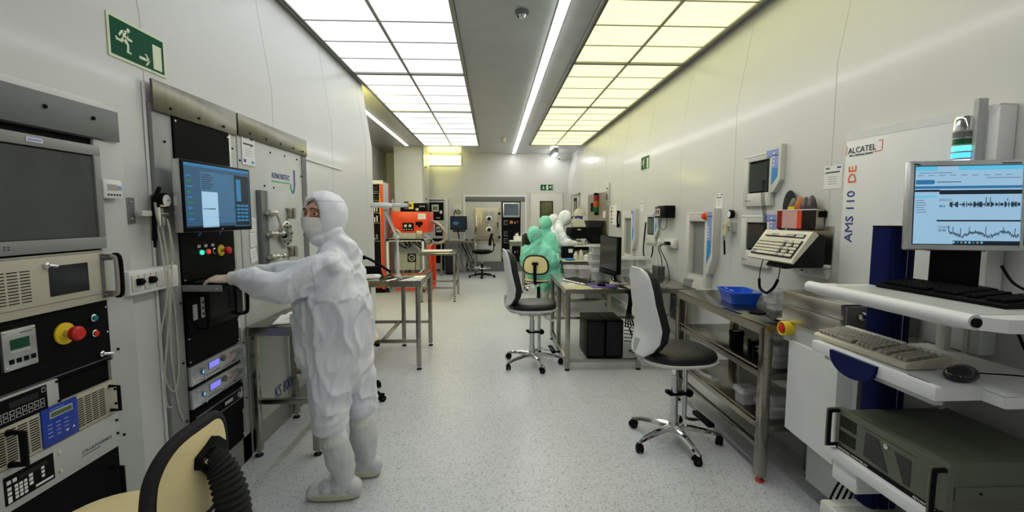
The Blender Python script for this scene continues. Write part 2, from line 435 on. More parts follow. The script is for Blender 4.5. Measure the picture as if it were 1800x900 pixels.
# detectors and camera
t = thing('smoke_detector', 'dark round smoke detector on grey ceiling beside the LED line, nearest', 'detector', (.25, 3.95, ZC))
a = Part('base', t, 'grey'); a.lathe([(.0, -.001), (.058, -.001), (.06, -.014), (.03, -.018), (0, -.018)]); a.end()
a = Part('sensor', t, 'alu'); a.lathe([(.0, -.018), (.03, -.018), (.034, -.03), (.022, -.052), (.0, -.056)])
for k in range(5): a.box(-.036, -.028, -.004, .004, -.05, -.02, 'blackmatt')
a.end()
t = thing('smoke_detector', 'pale smoke detector on the ceiling far down the room', 'detector', (.24, 10.1, ZC))
a = Part('base', t, 'beige'); a.lathe([(0, -.001), (.055, -.001), (.055, -.04), (.045, -.09), (.0, -.1)]); a.end()
t = thing('security_camera', 'small white security camera in the far right upper corner', 'camera', (1.9, 12.45, 3.1))
a = Part('bracket', t, 'offwhite'); a.cyl((0, .1, 0), (0, 0, .0), .02); a.box(-.03, .03, .1, .149, -.04, .04); a.end()
a = Part('body', t, 'offwhite'); a.cyl((-.1, -.06, -.02), (.08, .03, .0), .045); a.cyl((-.115, -.067, -.022), (-.1, -.06, -.02), .03, 'blackgloss'); a.end()

# door at the end wall (a setting piece with its parts)
d = Part('door_1', None, 'offwhite'); d.box(1.04, 1.93, YE - .03, YE - .003, .01, 2.15, bev=.003)
d = d.end(); d['kind'] = 'structure'
q = Part('door_frame', d, 'seam'); 
for b in ((1.02, 1.035), (1.935, 1.95)): q.box(b[0], b[1], YE - .022, YE - .002, 0, 2.17)
q.box(1.02, 1.95, YE - .022, YE - .002, 2.155, 2.17); q.end()
q = Part('door_window', d, 'olive_glass'); q.box(1.32, 1.64, YE - .036, YE - .03, 1.2, 1.92); q.box(1.30, 1.325, YE - .042, YE - .03, 1.18, 1.94, 'black'); q.box(1.64, 1.665, YE - .042, YE - .03, 1.18, 1.94, 'black'); q.box(1.30, 1.665, YE - .042, YE - .03, 1.92, 1.945, 'black'); q.box(1.30, 1.665, YE - .042, YE - .03, 1.18, 1.205, 'black'); q.end()
q = Part('door_handle', d, 'chrome'); q.cyl((1.12, YE - .03, 1.05), (1.12, YE - .08, 1.05), .01); q.cyl((1.12, YE - .08, 1.05), (1.24, YE - .08, 1.05), .01); q.end()
d = Part('door_2', None, 'offwhite'); d.box(XR - .02, XR - .003, 10.75, 11.7, .01, 2.03)
d.box(XR - .028, XR - .02, 11.0, 11.45, .9, 1.98, 'black'); d.box(XR - .032, XR - .028, 11.05, 11.22, 1.1, 1.9, 'olive_glass'); d.box(XR - .032, XR - .028, 11.27, 11.42, 1.1, 1.9, 'olive_glass')
d = d.end(); d['kind'] = 'structure'
q = Part('door_frame', d, 'steelflat'); 
for y in (10.7, 11.7): q.box(XR - .035, XR - .002, y, y + .05, 0, 2.06)
q.box(XR - .035, XR - .002, 10.7, 11.75, 2.03, 2.08); q.end()

# ---- exit signs
def runner(q, ox, oz, s, y, m='signcream'):
    def pl(pts): q.prism([(ox + a * s, oz + b * s) for a, b in pts], y, y + .001, m=m)
    q.cyl((ox + .60 * s, y, oz + .95 * s), (ox + .60 * s, y + .001, oz + .95 * s), .095 * s, m, n=18)
    pl([(.32, .86), (.50, .90), (.56, .76), (.44, .50), (.24, .52)])                       # torso
    pl([(.36, .88), (.18, .82), (.02, .60), (.10, .54), (.24, .72), (.36, .76)])           # rear arm
    pl([(.50, .84), (.60, .62), (.80, .60), (.80, .50), (.54, .50), (.44, .68)])           # front arm
    pl([(.24, .54), (.42, .56), (.22, .30), (-.12, .32), (-.16, .46), (-.08, .48), (-.04, .42), (.14, .42)])   # rear leg
    pl([(.30, .56), (.46, .52), (.60, .32), (.58, .02), (.72, 0), (.70, -.07), (.44, -.06), (.48, .26), (.30, .40)])   # front leg
def arrow(q, ox, oz, s, y, ang=0):
    R = Matrix.Rotation(ang, 2)
    for pts in ([(-.5, -.1), (.15, -.1), (.15, .1), (-.5, .1)], [(.0, -.38), (.16, -.38), (.5, 0), (.34, 0)], [(.0, .38), (.34, 0), (.5, 0), (.16, .38)], [(.1, -.08), (.42, -.08), (.42, .08), (.1, .08)]):
        q.prism([(ox + (R @ Vector(v))[0] * s, oz + (R @ Vector(v))[1] * s) for v in pts], y, y + .001, m='signcream')
t = thing('exit_sign', 'large green exit sign with running figure and arrow, left wall', 'sign', **lw(2.31, 2.235))
q = Part('plate', t, 'signcream'); q.box(-.165, .165, -.004, -.001, 0, .175); q.box(-.152, .152, -.0055, -.004, .012, .163, 'signgreen')
runner(q, -.115, .045, .095, -.0068); arrow(q, .03, .045, .065, -.0068); q.box(.08, .135, -.007, -.0055, .02, .13, 'signcream'); q.end()
t = thing('exit_sign', 'small green exit sign high on the right wall', 'sign', **rw(6.32, 2.17))
q = Part('plate', t, 'signcream'); q.box(-.17, .17, -.004, -.001, 0, .19); q.box(-.155, .155, -.0055, -.004, .012, .178, 'signgreen')
runner(q, -.10, .045, .11, -.0068); q.box(.075, .135, -.007, -.0055, .02, .15, 'signcream'); q.end()
t = thing('exit_sign', 'small green exit sign with down arrow above the far door', 'sign', (1.5, YE, 2.24))
q = Part('plate', t, 'signgreen'); q.box(-.18, .18, -.005, -.001, 0, .155); arrow(q, -.10, .078, .11, -.0065, -math.pi / 2)
q.box(-.025, .03, -.0065, -.005, .012, .14, 'signcream'); runner(q, .06, .035, .09, -.0065); q.box(.15, .17, -.0065, -.005, .012, .14, 'signcream'); q.end()

# column-side alcove thermostat box
t = thing('junction_box', 'small beige junction box on the wall left of column', 'wall box', (-2.6, YE, 1.65))
q = Part('body', t, 'greige'); q.box(-.11, .11, -.08, -.001, 0, .3, bev=.006); q.box(-.08, .08, -.084, -.08, .03, .27, 'offwhite'); q.end()
t = thing('cable_conduit', 'slim pale conduit running up the alcove end wall', 'conduit', (-2.62, YE, 0))
q = Part('pipe', t, 'offwhite'); q.cyl((0, -.03, 1.95), (0, -.03, 3.2), .03); q.box(-.05, .05, -.06, -.001, 3.05, 3.12, 'palegrey'); q.end()
# ================================================================ LEFT SIDE: rack by the camera
def estop(parent, x, z, y=0, r=.028, collar='yellow', lab=None, dz=.05):
    e = Part('emergency_stop', parent, 'red'); e.cyl((x, y, z), (x, y - .006, z), r * 1.5, collar, n=24)
    e.cyl((x, y - .006, z), (x, y - dz * .55, z), r * .5, 'steelflat')
    e.lathe([(0, y - dz), (r * .75, y - dz), (r, y - dz * .85), (r * .95, y - dz * .55), (r * .6, y - dz * .45), (0, y - dz * .45)], (x, 0, z), 'y', 'red')
    return e.end()
def bolts(p, pts, r=.006, m='black', y=0, d=.007):
    for x, z in pts: p.lathe([(r, y), (r, y - d * .6), (r * .6, y - d), (0, y - d)], (x, 0, z), 'y', m, 10)
def bow(parent, x, z0, z1, y, d=.035, r=.007, m='black', name='handle', hor=False):
    h = Part(name, parent, m)
    if hor: h.tube([(z0, y, x), (z0, y - d, x), (z1, y - d, x), (z1, y, x)], r, k=1)
    else: h.tube([(x, y, z0), (x, y - d, z0), (x, y - d, z1), (x, y, z1)], r, k=1)
    return h.end()
def vents(p, x0, x1, z0, z1, cols, rows, y, m='black', gap=.25, t=.5, vertical=False):
    w = (x1 - x0) / cols; h = (z1 - z0) / rows
    for i in range(cols):
        for j in range(rows):
            a, b = x0 + i * w, z0 + j * h
            if vertical: p.box(a + w * (1 - t) / 2, a + w * (1 + t) / 2, y - .0012, y, b + h * gap / 2, b + h * (1 - gap / 2), m)
            else: p.box(a + w * gap / 2, a + w * (1 - gap / 2), y - .0012, y, b + h * (1 - t) / 2, b + h * (1 + t) / 2, m)
R1 = thing('equipment_rack', 'near equipment rack at the far left with touch screen, beige computer and yellow-ringed stop button', 'equipment rack', (XK, 1.6, 0), 90)
p = Part('cabinet', R1, 'palegrey')
p.box(-.4, -.25, 0, DK, 0, 1.83); p.box(.262, .40, 0, DK, .0, 1.83, bev=.002); p.box(-.25, .262, .012, DK, 0, 1.83, 'blackmatt')
p.box(-.4, .372, .0, DK, 1.955, 1.972, 'white'); p.box(.40, .41, .03, DK, 0, 1.97, 'white')
bolts(p, [(.275, 1.745), (.30, .985), (.298, .62), (.29, .2)], .0055)
p.end()
p = Part('top_panel', R1, 'grey'); p.box(-.4, .375, -.012, .0, 1.832, 1.953, bev=.0015); bolts(p, [(.065, 1.905), (.255, 1.905), (-.13, 1.905)], .0075, 'black', -.012); p.end()
p = Part('upper_cap', R1, 'white'); p.box(-.4, .34, .02, DK, 1.955, 1.985); p.end()
# touch monitor
p = Part('monitor', R1, 'midgrey'); Z0, Z1 = 1.405, 1.80
for b in ((-.22, .262, 1.405, 1.45), (-.22, .262, 1.762, 1.80), (-.22, -.165, 1.45, 1.762), (.232, .262, 1.45, 1.762)): p.box(b[0], b[1], -.022, .01, b[2], b[3], bev=.002)
p.box(-.17, .24, -.012, .0, 1.445, 1.77, 'black')
p.box(-.02, .035, -.0235, -.022, 1.775, 1.79, 'white'); p.box(-.016, .03, -.0239, -.0235, 1.779, 1.786, 'periwinkle')
for k in range(2):
    for j in range(2): p.box(-.12 + k * .012, -.114 + k * .012, -.0232, -.022, 1.422 + j * .008, 1.426 + j * .008, 'ink')
m = p.end()
p = Part('screen', m, 'screengrey'); p.box(-.165, .226, -.0165, -.012, 1.452, 1.757); p.end()
# beige rack computer
p = Part('computer', R1, 'beige'); p.box(-.22, .262, -.018, .01, 1.20, 1.39, bev=.003); p.box(-.22, .258, -.0192, -.018, 1.228, 1.2295, 'grey')
p.box(-.21, .24, -.016, .0, 1.391, 1.398, 'greige')
vents(p, -.2, -.04, 1.245, 1.355, 4, 11, -.018, gap=.2, t=.28)
p.box(.02, .172, -.0195, -.018, 1.252, 1.357, 'blackgloss')
p.lathe([(.011, -.018), (.011, -.026), (.006, -.03), (0, -.03)], (.012, 0, 1.362), 'y', 'chrome', 14); p.cyl((.012, -.03, 1.362), (.03, -.042, 1.357), .005, 'chrome')
c = p.end()
h = Part('handle', c, 'greige')
for z in (1.225, 1.37): h.box(.236, .25, -.05, -.018, z - .012, z + .012, 'grey', bev=.003)
h.tube([(.243, -.018, 1.37), (.246, -.055, 1.372), (.249, -.062, 1.35), (.249, -.062, 1.245), (.246, -.055, 1.222), (.243, -.018, 1.225)], .0085, k=3); h.tube([(.252, -.05, 1.378), (.256, -.07, 1.372), (.258, -.072, 1.297), (.256, -.07, 1.222), (.252, -.05, 1.216)], .008, 'black', k=3)
h.box(.228, .244, -.0205, -.018, 1.21, 1.385, 'grey'); h.end()
# control panel
p = Part('control_panel', R1, 'blackmatt'); p.box(-.22, .262, -.004, .01, .955, 1.196); p.box(-.22, .262, -.006, -.004, .965, .968, 'grey'); bolts(p, [(.252, .98), (.252, 1.17), (.252, 1.07)], .004, 'chrome', -.004, .004)
c = p.end()
p = Part('controller', c, 'alu'); p.box(-.145, -.038, -.016, -.004, 1.04, 1.17, bev=.002); p.box(-.122, -.063, -.0175, -.016, 1.105, 1.138, 'darkgreen'); p.box(-.125, -.06, -.0170, -.016, 1.095, 1.101, 'palegrey')
p.box(-.09, -.05, -.0164, -.016, 1.153, 1.157, 'grey')
for k in range(4): p.box(-.13 + k * .023, -.115 + k * .023, -.0175, -.016, 1.06, 1.075, 'black')
bolts(p, [(-.138, 1.163), (-.045, 1.163), (-.138, 1.047), (-.045, 1.047)], .004, 'steelflat', -.016, .003); p.end()
estop(c, .072, 1.11, -.004, .026, dz=.06)
for z, mm in ((1.14, 'teal'), (1.08, 'red')):
    b = Part('push_button', c, mm); b.lathe([(.013, -.004), (.014, -.012), (.011, -.014), (.0, -.014)], (.19, 0, z), 'y', 'chrome', 18); b.lathe([(.0105, -.014), (.0105, -.019), (0, -.02)], (.19, 0, z), 'y', mm, 18); b.end()
b = Part('key_lock', c, 'chrome'); b.lathe([(.012, -.004), (.012, -.014), (.008, -.018), (0, -.018)], (.213, 0, .992), 'y', 'chrome', 16); b.cyl((.213, -.018, .992), (.235, -.035, .987), .006); b.box(.23, .238, -.03, -.026, .962, .985); b.end()
# keypad unit
p = Part('keypad_unit', R1, 'palegrey'); p.box(-.22, .022, -.016, .01, .874, .962, bev=.002); p.box(-.2, -.022, -.0175, -.016, .872, .957, 'black')
p.box(-.145, -.052, -.0185, -.0175, .922, .942, 'charcoal')
p.box(-.04, -.028, -.0188, -.0175, .935, .951, 'palegrey'); p.box(-.038, -.03, -.0192, -.0188, .937, .949, 'black')
for i in range(8):
    for j in range(2):
        x = -.185 + i * .0195; z = .893 + j * .017 - .008
        p.box(x, x + .0145, -.0188, -.0175, z, z + .013, 'palegrey'); p.box(x + .002, x + .0125, -.0192, -.0188, z + .002, z + .011, 'black')
bolts(p, [(.015, .953), (.018, .882)], .0045, 'black', -.016); p.end()
# beige slotted unit with blue panel
p = Part('power_supply', R1, 'beige'); p.box(-.22, .262, -.016, .01, .738, .871, bev=.002); vents(p, -.2, -.055, .75, .86, 4, 13, -.016, gap=.18, t=.4); vents(p, .082, .205, .75, .86, 4, 13, -.016, gap=.18, t=.4)
bolts(p, [(.212, .852), (.212, .762)], .004, 'steelflat', -.016, .004); bolts(p, [(.25, .835), (.25, .775)], .005, 'black', -.016)
c = p.end()
p = Part('display_panel', c, 'blue'); p.box(-.052, .08, -.0215, -.016, .742, .874, bev=.001); p.box(-.025, .06, -.0225, -.0215, .834, .858, 'palegrey'); p.box(-.021, .056, -.0232, -.0225, .838, .853, 'lcd')
for a in range(3):
    for b in range(4): p.box(-.035 + a * .03, -.018 + a * .03, -.022, -.0215, .77 + b * .014, .774 + b * .014, 'periwinkle')
p.prism([(.03, .772), (.04, .772), (.035, .763)], -.0222, -.0215, m='paper'); p.prism([(.055, .768), (.065, .768), (.06, .777)], -.0222, -.0215, m='paper'); p.box(-.02, .03, -.0219, -.0215, .863, .866, 'periwinkle'); p.end()
bow(c, .228, .757, .855, -.016, .035, .007); bow(c, -.155, .745, .85, -.016, .045, .011)
# grey unit with keypad
p = Part('cryo_controller', R1, 'palegrey'); p.box(-.22, .262, -.014, .01, .595, .735, bev=.002); p.box(-.18, -.018, -.0155, -.014, .62, .712, 'black'); p.box(-.135, -.04, -.0165, -.0155, .683, .698, 'charcoal')
for a in range(2): p.box(-.172 + a * .018, -.160 + a * .018, -.0168, -.0155, .685, .697, 'paper')
for i in range(3):
    for j in range(4): p.box(-.15 + i * .0145, -.140 + i * .0145, -.0168, -.0155, .628 + j * .0125, .637 + j * .0125, 'paper')
for j in range(3): p.box(-.104, -.092, -.0168, -.0155, .645 + j * .014, .655 + j * .014, 'paper'); p.box(-.063, -.053, -.0168, -.0155, .648 + j * .014, .657 + j * .014, 'paper')
p.box(-.172, -.16, -.0168, -.0155, .625, .645, 'paper'); p.box(-.172, -.16, -.0168, -.0155, .65, .66, 'paper'); p.box(-.172, -.16, -.0168, -.0155, .665, .675, 'paper')
p.box(-.085, -.025, -.0168, -.0155, .628, .635, 'paper')
for z in (.633, .702): p.lathe([(.006, -.014), (.005, -.02), (0, -.021)], (.003, 0, z), 'y', 'ivory', 12)
p.text('CTI-CRYOGENICS', .09, .645, -.0145, .0165, 'ink'); p.box(.09, .17, -.0144, -.014, .635, .639, 'grey'); bolts(p, [(.25, .705), (.25, .65)], .005, 'black', -.014); p.end()
p = Part('blank_panel', R1, 'blackmatt'); p.box(-.22, .262, -.004, .01, .02, .59); p.end()
bow(R1, .225, .40, .52, -.004, .04, .009)
# small white thermometer clipped to the rack side
t = thing('thermometer', 'small white digital thermometer fixed on the near rack edge', 'thermometer', (XK, 1.905, 1.6), 90)
p = Part('case', t, 'white'); p.box(-.045, .045, -.028, -.001, 0, .075, bev=.006); p.box(-.048, -.04, -.022, -.001, .005, .07, 'grey', bev=.003); p.end()
p = Part('display', t, 'lcd'); p.box(-.028, .018, -.0295, -.028, .032, .056, 'greige'); p.box(.022, .038, -.0295, -.028, .036, .052, 'periwinkle')
for k in range(5): p.cyl((-.026 + k * .014, -.0295, .015), (-.026 + k * .014, -.028, .015), .0045, 'ink')
p.end()
# gas gun and gauge on the wall between the racks
t = thing('air_gun', 'black nitrogen blow gun hanging on left wall hook', 'air gun', **lw(2.26, 1.38))
p = Part('bracket', t, 'grey'); p.box(-.10, -.05, -.012, -.001, .11, .22, bev=.002); p.box(-.06, .03, -.05, -.012, .14, .165, 'offwhite', bev=.004); bolts(p, [(-.075, .20), (-.075, .13)], .005, 'steelflat', -.012); p.end()
p = Part('body', t, 'black'); p.tube([(0, -.05, .03), (.002, -.052, .1), (.006, -.052, .17)], .011); p.tube([(.004, -.05, .17), (.008, -.055, .215), (.03, -.06, .26), (.035, -.06, .27)], .009); p.tube([(-.012, -.07, .20), (-.018, -.078, .15), (-.012, -.085, .09)], .005, 'greige'); p.cyl((0, -.05, .0), (0, -.05, .035), .006); p.cyl((.018, -.06, .1), (.018, -.06, .18), .009, 'paper'); p.end()
t = thing('pressure_gauge', 'round pressure gauge with brass valve on left wall between racks', 'gauge', **lw(2.335, 1.42))
p = Part('gauge_body', t, 'black'); p.lathe([(0, -.02), (.033, -.02), (.036, -.03), (.036, -.06), (.031, -.066), (0, -.062)], (0, 0, .175), 'y'); p.box(-.02, .02, -.02, -.001, .15, .2, 'grey'); p.end()
p = Part('dial', t, 'paper'); p.cyl((0, -.0655, .175), (0, -.067, .175), .027, 'paper', n=24); p.box(-.001, .018, -.068, -.067, .174, .177, 'ink'); p.end()
p = Part('valve', t, 'dooralloy'); p.cyl((-.005, -.04, .14), (-.005, -.04, .09), .012); p.cyl((-.005, -.04, .1), (-.005, -.04, .06), .016, 'steelflat', n=8); p.cyl((-.005, -.04, .06), (-.005, -.04, .0), .009, 'steelflat'); p.cyl((-.03, -.05, .11), (.02, -.05, .11), .008, 'alu'); p.cyl((-.02, -.06, .145), (-.02, -.06, .155), .012, 'cream'); p.end()
# outlet strip with hoses
t = thing('outlet_strip', 'white outlet strip with two black plugs on left wall between racks', 'outlet', **lw(2.25, 1.17))
p = Part('box', t, 'white'); p.box(-.15, .15, -.05, -.001, 0, .105, bev=.008); 
for i in range(4): p.box(-.14 + i * .07, -.078 + i * .07, -.055, -.05, .018, .088, 'offwhite', bev=.004)
p.end()
for x in (-.108, -.038):
    p = Part('plug', t, 'black'); p.box(x - .014, x + .010, -.075, -.055, .042, .072, bev=.004); p.box(x + .0, x + .02, -.072, -.055, .048, .064); p.cyl((x, -.0555, .082), (x, -.0565, .082), .003, 'red'); p.end()
t = thing('hose', 'loose loops of clear plastic hose hanging over left outlet strip', 'hose', **lw(2.3, .5))
p = Part('tube', t, 'hose', 0)
p.tube([(-.03, -.06, .92), (-.03, -.075, .78), (-.02, -.075, .6), (-.03, -.04, .4), (0, -.03, .2), (.05, -.03, .12), (.09, -.03, .22), (.09, -.03, .5), (.06, -.04, .68), (.03, -.08, .78), (.02, -.08, .88), (.035, -.06, .95)], .0042)
p.tube([(0, -.06, .9), (-.01, -.08, .75), (.0, -.07, .55), (.04, -.035, .3), (.07, -.03, .05), (.1, -.03, -.05)], .0042); p.tube([(.045, -.06, .93), (.03, -.07, .7), (.01, -.05, .45), (-.02, -.04, .22), (-.005, -.03, .08), (.03, -.03, .05)], .0042); p.end()

# ================================================================ tall rack with monitor (origin at y=2.55)
R2 = thing('equipment_rack', 'tall rack with tilted blue monitor and coloured buttons in front of the woman', 'equipment rack', (XK, 2.55, 0), 90)
p = Part('cabinet', R2, 'grey'); p.box(-.37, -.245, 0, DK, 0, 2.045, 'midgrey', bev=.002); p.box(-.39, -.372, .02, DK, 0, 2.13, 'white'); p.box(.22, .31, 0, DK, .0, 2.045, 'palegrey'); p.box(.232, .25, -.003, 0, .2, 2.03, 'alu'); p.box(-.245, .22, .012, DK, 0, 2.045, 'blackmatt'); p.box(-.37, .31, .0, DK, 0, .16, 'midgrey')
bolts(p, [(-.30, 1.88), (-.26, 1.1), (-.27, .8), (-.27, .5), (.265, 1.93), (.265, 1.6), (.275, .75), (.275, .4)], .006, 'charcoal'); p.end()
p = Part('top_panel', R2, 'steeldark'); p.box(-.37, .305, -.012, .0, 2.01, 2.15, bev=.0015); bolts(p, [(-.26, 2.04), (-.05, 2.04), (.17, 2.04)], .0075, 'charcoal', -.012); p.end()
p = Part('black_panel', R2, 'blackmatt'); p.box(-.24, .222, -.006, .01, 1.48, 2.008); bolts(p, [(-.228, 1.99), (.21, 1.985), (-.228, 1.6)], .006, 'chrome', -.006); p.end()
p = Part('button_panel', R2, 'black'); p.box(-.24, .222, -.006, .01, 1.2, 1.475); bolts(p, [(.21, 1.46), (.21, 1.21), (-.228, 1.21), (-.228, 1.46)], .005, 'chrome', -.006)
for x in (-.102, -.045, .015): p.box(x - .012, x + .012, -.0072, -.006, 1.365, 1.38, 'paper'); p.box(x - .003, x + .003, -.0074, -.0072, 1.37, 1.376, 'ink')
for x in (-.13, -.073, -.015): p.box(x - .004, x + .004, -.0072, -.006, 1.338, 1.341, 'grey')
c = p.end()
for x, mm in ((-.1, 'glowgreen'), (-.043, 'glowred'), (.018, 'black')):
    b = Part('push_button', c, mm); b.lathe([(.015, -.006), (.016, -.014), (.012, -.016), (0, -.016)], (x, 0, 1.34), 'y', 'chrome' if mm == 'black' else 'grey', 18); b.lathe([(.012, -.016), (.012, -.024), (0, -.026)], (x, 0, 1.34), 'y', mm, 18); b.end()
estop(c, .085, 1.338, -.006, .021, dz=.055)
# monitor on arm, turned toward the operator
mt = thing('monitor', 'blue-lit flat monitor on an arm in front of the tall rack', 'monitor', (XK + .09, 2.47, 1.452), 90 - 5)
p = Part('casing', mt, 'grey'); p.box(-.27, .25, -.03, .012, .0, .345, 'alu', bev=.006); p.box(-.268, .248, -.034, -.028, .002, .343, 'black', bev=.002); p.box(-.01, .0, -.035, -.034, .008, .014, 'palegrey'); p.end()
p = Part('screen', mt, 'scr_blue'); y = -.0345; p.box(-.252, .236, -.0348, -.034, .022, .332, 'scr_blue')
p.box(-.252, .236, -.0354, y, .318, .332, 'scr_mid'); p.box(-.15, .10, -.0354, y, .045, .30, 'scr_blue2'); p.box(-.145, -.03, -.0358, -.0354, DK, .2, 'scr_light')
for i in range(9): p.box(-.24, -.2 - (i % 3) * .006, -.0358, y, .06 + i * .026, .068 + i * .026, 'green' if i % 2 else 'scr_mid')
for i in range(7): p.box(-.14, -.08 + (i % 3) * .01, -.0358, -.0354, .215 + i * .011, .218 + i * .011, 'scr_dark'); p.box(-.03, .05, -.0358, -.0354, .215 + i * .011, .2175 + i * .011, 'scr_mid')
p.box(-.14, -.05, -.0358, -.0354, .112, .118, 'scr_dark'); p.box(-.12, -.02, -.0358, -.0354, .07, .073, 'scr_dark')
p.box(.11, .228, -.0354, y, .03, .30, 'scr_dark'); p.box(.12, .16, -.0358, -.0354, .16, .28, 'scr_mid')
for i in range(5):
    for j in range(3): p.box(.118 + j * .035, .148 + j * .035, -.0358, -.0354, .05 + i * .02, .062 + i * .02, 'scr_mid')
p.box(-.25, .1, -.0358, y, .022, .03, 'scr_dark'); p.end()
p = Part('arm', mt, 'black'); p.box(-.05, .05, .012, .085, .12, .22); p.tube([(-.12, .0, .01), (-.1, .03, -.02), (-.05, .05, -.01)], .004, 'blue'); p.tube([(.02, .0, .01), (.06, .03, -.02), (.1, .05, .0)], .004, 'blue'); p.end()
# keyboard drawer
p = Part('keyboard_drawer', R2, 'black'); p.box(-.236, .2, -.17, .0, 1.165, 1.18); p.box(-.244, -.232, -.19, .0, 1.155, 1.187, 'midgrey', bev=.002); p.box(.2, .212, -.17, .0, 1.155, 1.187, 'midgrey', bev=.002)
p.cyl((-.245, -.17, 1.171), (-.2465, -.17, 1.171), .005, 'palegrey'); c = p.end()
k = Part('keyboard', c, 'blackmatt'); k.box(-.2, .17, -.15, -.02, 1.18, 1.192, 'black', bev=.003)
for i in range(14):
    for j in range(5): k.box(-.19 + i * .0255, -.169 + i * .0255, -.142 + j * .024, -.122 + j * .024, 1.192, 1.198, 'charcoal')
k.end()
# black industrial computer under drawer
p = Part('computer', R2, 'blackmatt'); p.box(-.24, .222, -.02, .01, .93, 1.145, 'black', bev=.003); p.box(-.06, .17, -.0215, -.02, .98, 1.125, 'charcoal'); p.box(-.04, .12, -.0225, -.0215, 1.0, 1.11, 'blackgloss')
p.box(-.205, -.17, -.0225, -.02, 1.0, 1.08, 'alu'); p.box(-.14, -.115, -.0245, -.02, 1.0, 1.11, 'palegrey', bev=.002)
for z in (1.02, 1.05, 1.08): p.box(-.133, -.122, -.0255, -.0245, z - .007, z + .007, 'black')
c = p.end(); bow(c, -.165, .95, 1.12, -.02, .05, .009); 
h = Part('handle', c, 'black'); h.tube([(.2, -.02, .95), (.21, -.06, .955), (.215, -.07, .98), (.215, -.07, 1.09), (.21, -.06, 1.115), (.2, -.02, 1.12)], .011, k=3); h.box(.195, .205, -.05, -.02, .95, 1.12, 'grey'); h.end()
p = Part('filler_panel', R2, 'blackmatt'); p.box(-.24, .222, -.006, .01, .775, .925); bolts(p, [(-.228, .91), (-.228, .79), (.21, .91), (.21, .79)], .005, 'chrome', -.006); p.end()
def generator(z0, z1):
    g = Part('generator', R2, 'alu'); g.box(-.24, .222, -.016, .01, z0, z1, bev=.002); h = z1 - z0; zm = (z0 + z1) / 2
    g.lathe([(.018, -.016), (.018, -.024), (.014, -.026), (0, -.026)], (.035, 0, zm + .015), 'y', 'grey', 20)
    for i in range(6): g.box(-.12 + i * .022, -.110 + i * .022, -.0175, -.016, z0 + .016, z0 + .024, 'grey')
    for i in range(4): g.box(.10 + i * .02, .112 + i * .02, -.0175, -.016, z1 - .03, z1 - .022, 'grey')
    g.tube([(.05, -.0165, zm + .02), (.09, -.0165, zm - .0), (.13, -.0165, zm + .02)], .003, 'red', flat=.3); g.tube([(.15, -.0165, zm + .012), (.2, -.0165, zm + .0), (.12, -.0165, zm - .03), (.02, -.0165, zm - .04)], .002, 'ink', flat=.3)
    g.box(.12, .16, -.0165, -.016, z0 + .012, z0 + .018, 'ink')
    bolts(g, [(-.228, z0 + .02), (-.228, z1 - .02), (.212, z0 + .02), (.212, z1 - .02)], .005, 'chrome', -.016)
    c = g.end()
    d = Part('display', c, 'lcdblue'); d.box(-.1, .0, -.018, -.016, zm - .008, zm + .032, 'scr_dark'); d.box(-.096, -.004, -.0188, -.018, zm - .005, zm + .029, 'lcdblue'); d.end()
    d = Part('power_button', c, 'glowblue'); d.lathe([(.015, -.016), (.015, -.022), (0, -.023)], (-.15, 0, zm), 'y', 'grey'); d.lathe([(.009, -.023), (.009, -.0245), (.006, -.0245), (.006, -.023)], (-.15, 0, zm), 'y', 'glowblue'); d.end()
    bow(c, -.185, z0 + .022, z1 - .022, -.016, .035, .006, 'alu'); bow(c, .19, z0 + .022, z1 - .022, -.016, .035, .006, 'alu')
generator(.665, .765); generator(.545, .645)
p = Part('filler_strip', R2, 'blackmatt'); p.box(-.24, .222, -.006, .01, .648, .662); p.box(-.24, .222, -.006, .01, .525, .542); p.end()
p = Part('dark_unit', R2, 'charcoal'); p.box(-.24, .222, -.014, .01, .36, .52, 'blackmatt'); p.box(-.22, .2, -.018, -.014, .43, .437, 'grey'); p.box(-.22, .2, -.018, -.014, .49, .497, 'grey')
p.box(.1, .2, -.02, -.014, .445, .485, 'charcoal'); p.lathe([(.018, -.014), (.016, -.035), (0, -.036)], (.165, 0, .465), 'y', 'palegrey', 18); p.box(.1, DK, -.021, -.02, .455, .475, 'palegrey'); p.box(.19, .2, -.022, -.014, .44, .5, 'alu'); p.end()
p = Part('lower_panel', R2, 'blackmatt'); p.box(-.24, .222, -.006, .01, .17, .355); bolts(p, [(.21, .34), (.21, .2)], .005, 'chrome', -.006); p.end()

# ================================================================ chamber door panel right of the rack (origin y=3.38)
R3 = thing('deposition_machine', 'tall pale machine front with round viewport door behind the woman', 'machine', (XK, 3.38, 0), 90)
p = Part('front_panel', R3, 'palegrey'); p.box(-.505, .505, .0, DK, .16, 2.045, 'palegrey', bev=.002); p.box(-.515, -.505, .03, DK, .1, 2.1, 'blackmatt'); p.box(-.505, .505, .004, DK, 0, .16, 'midgrey'); p.box(.415, .505, -.005, .0, .16, 2.045, 'grey')
bolts(p, [(-.49, 1.87), (-.36, 1.97), (-.1, 1.97), (.12, 1.975), (.33, 1.975), (.40, 1.85), (.43, 1.85), (-.07, 1.73), (-.20, 1.735), (-.2, 1.5), (-.24, 1.46), (.41, 1.38), (-.46, .4), (-.46, .75), (-.44, .2), (.3, .25)], .0065, 'charcoal')
p.end()
p = Part('top_panel', R3, 'steeldark'); p.box(-.507, .512, -.012, .0, 2.02, 2.15, bev=.0015); bolts(p, [(-.38, 2.05), (-.17, 2.05), (.04, 2.05), (.25, 2.05), (.43, 2.05)], .0075, 'charcoal', -.012); p.end()
p = Part('logo', R3, 'inkblue'); p.text('KENOSISTEC', -.09, 1.80, -.0015, .052, 'inkblue', sx=.95); p.box(-.09, .19, -.0012, -.0003, 1.772, 1.78, 'green')
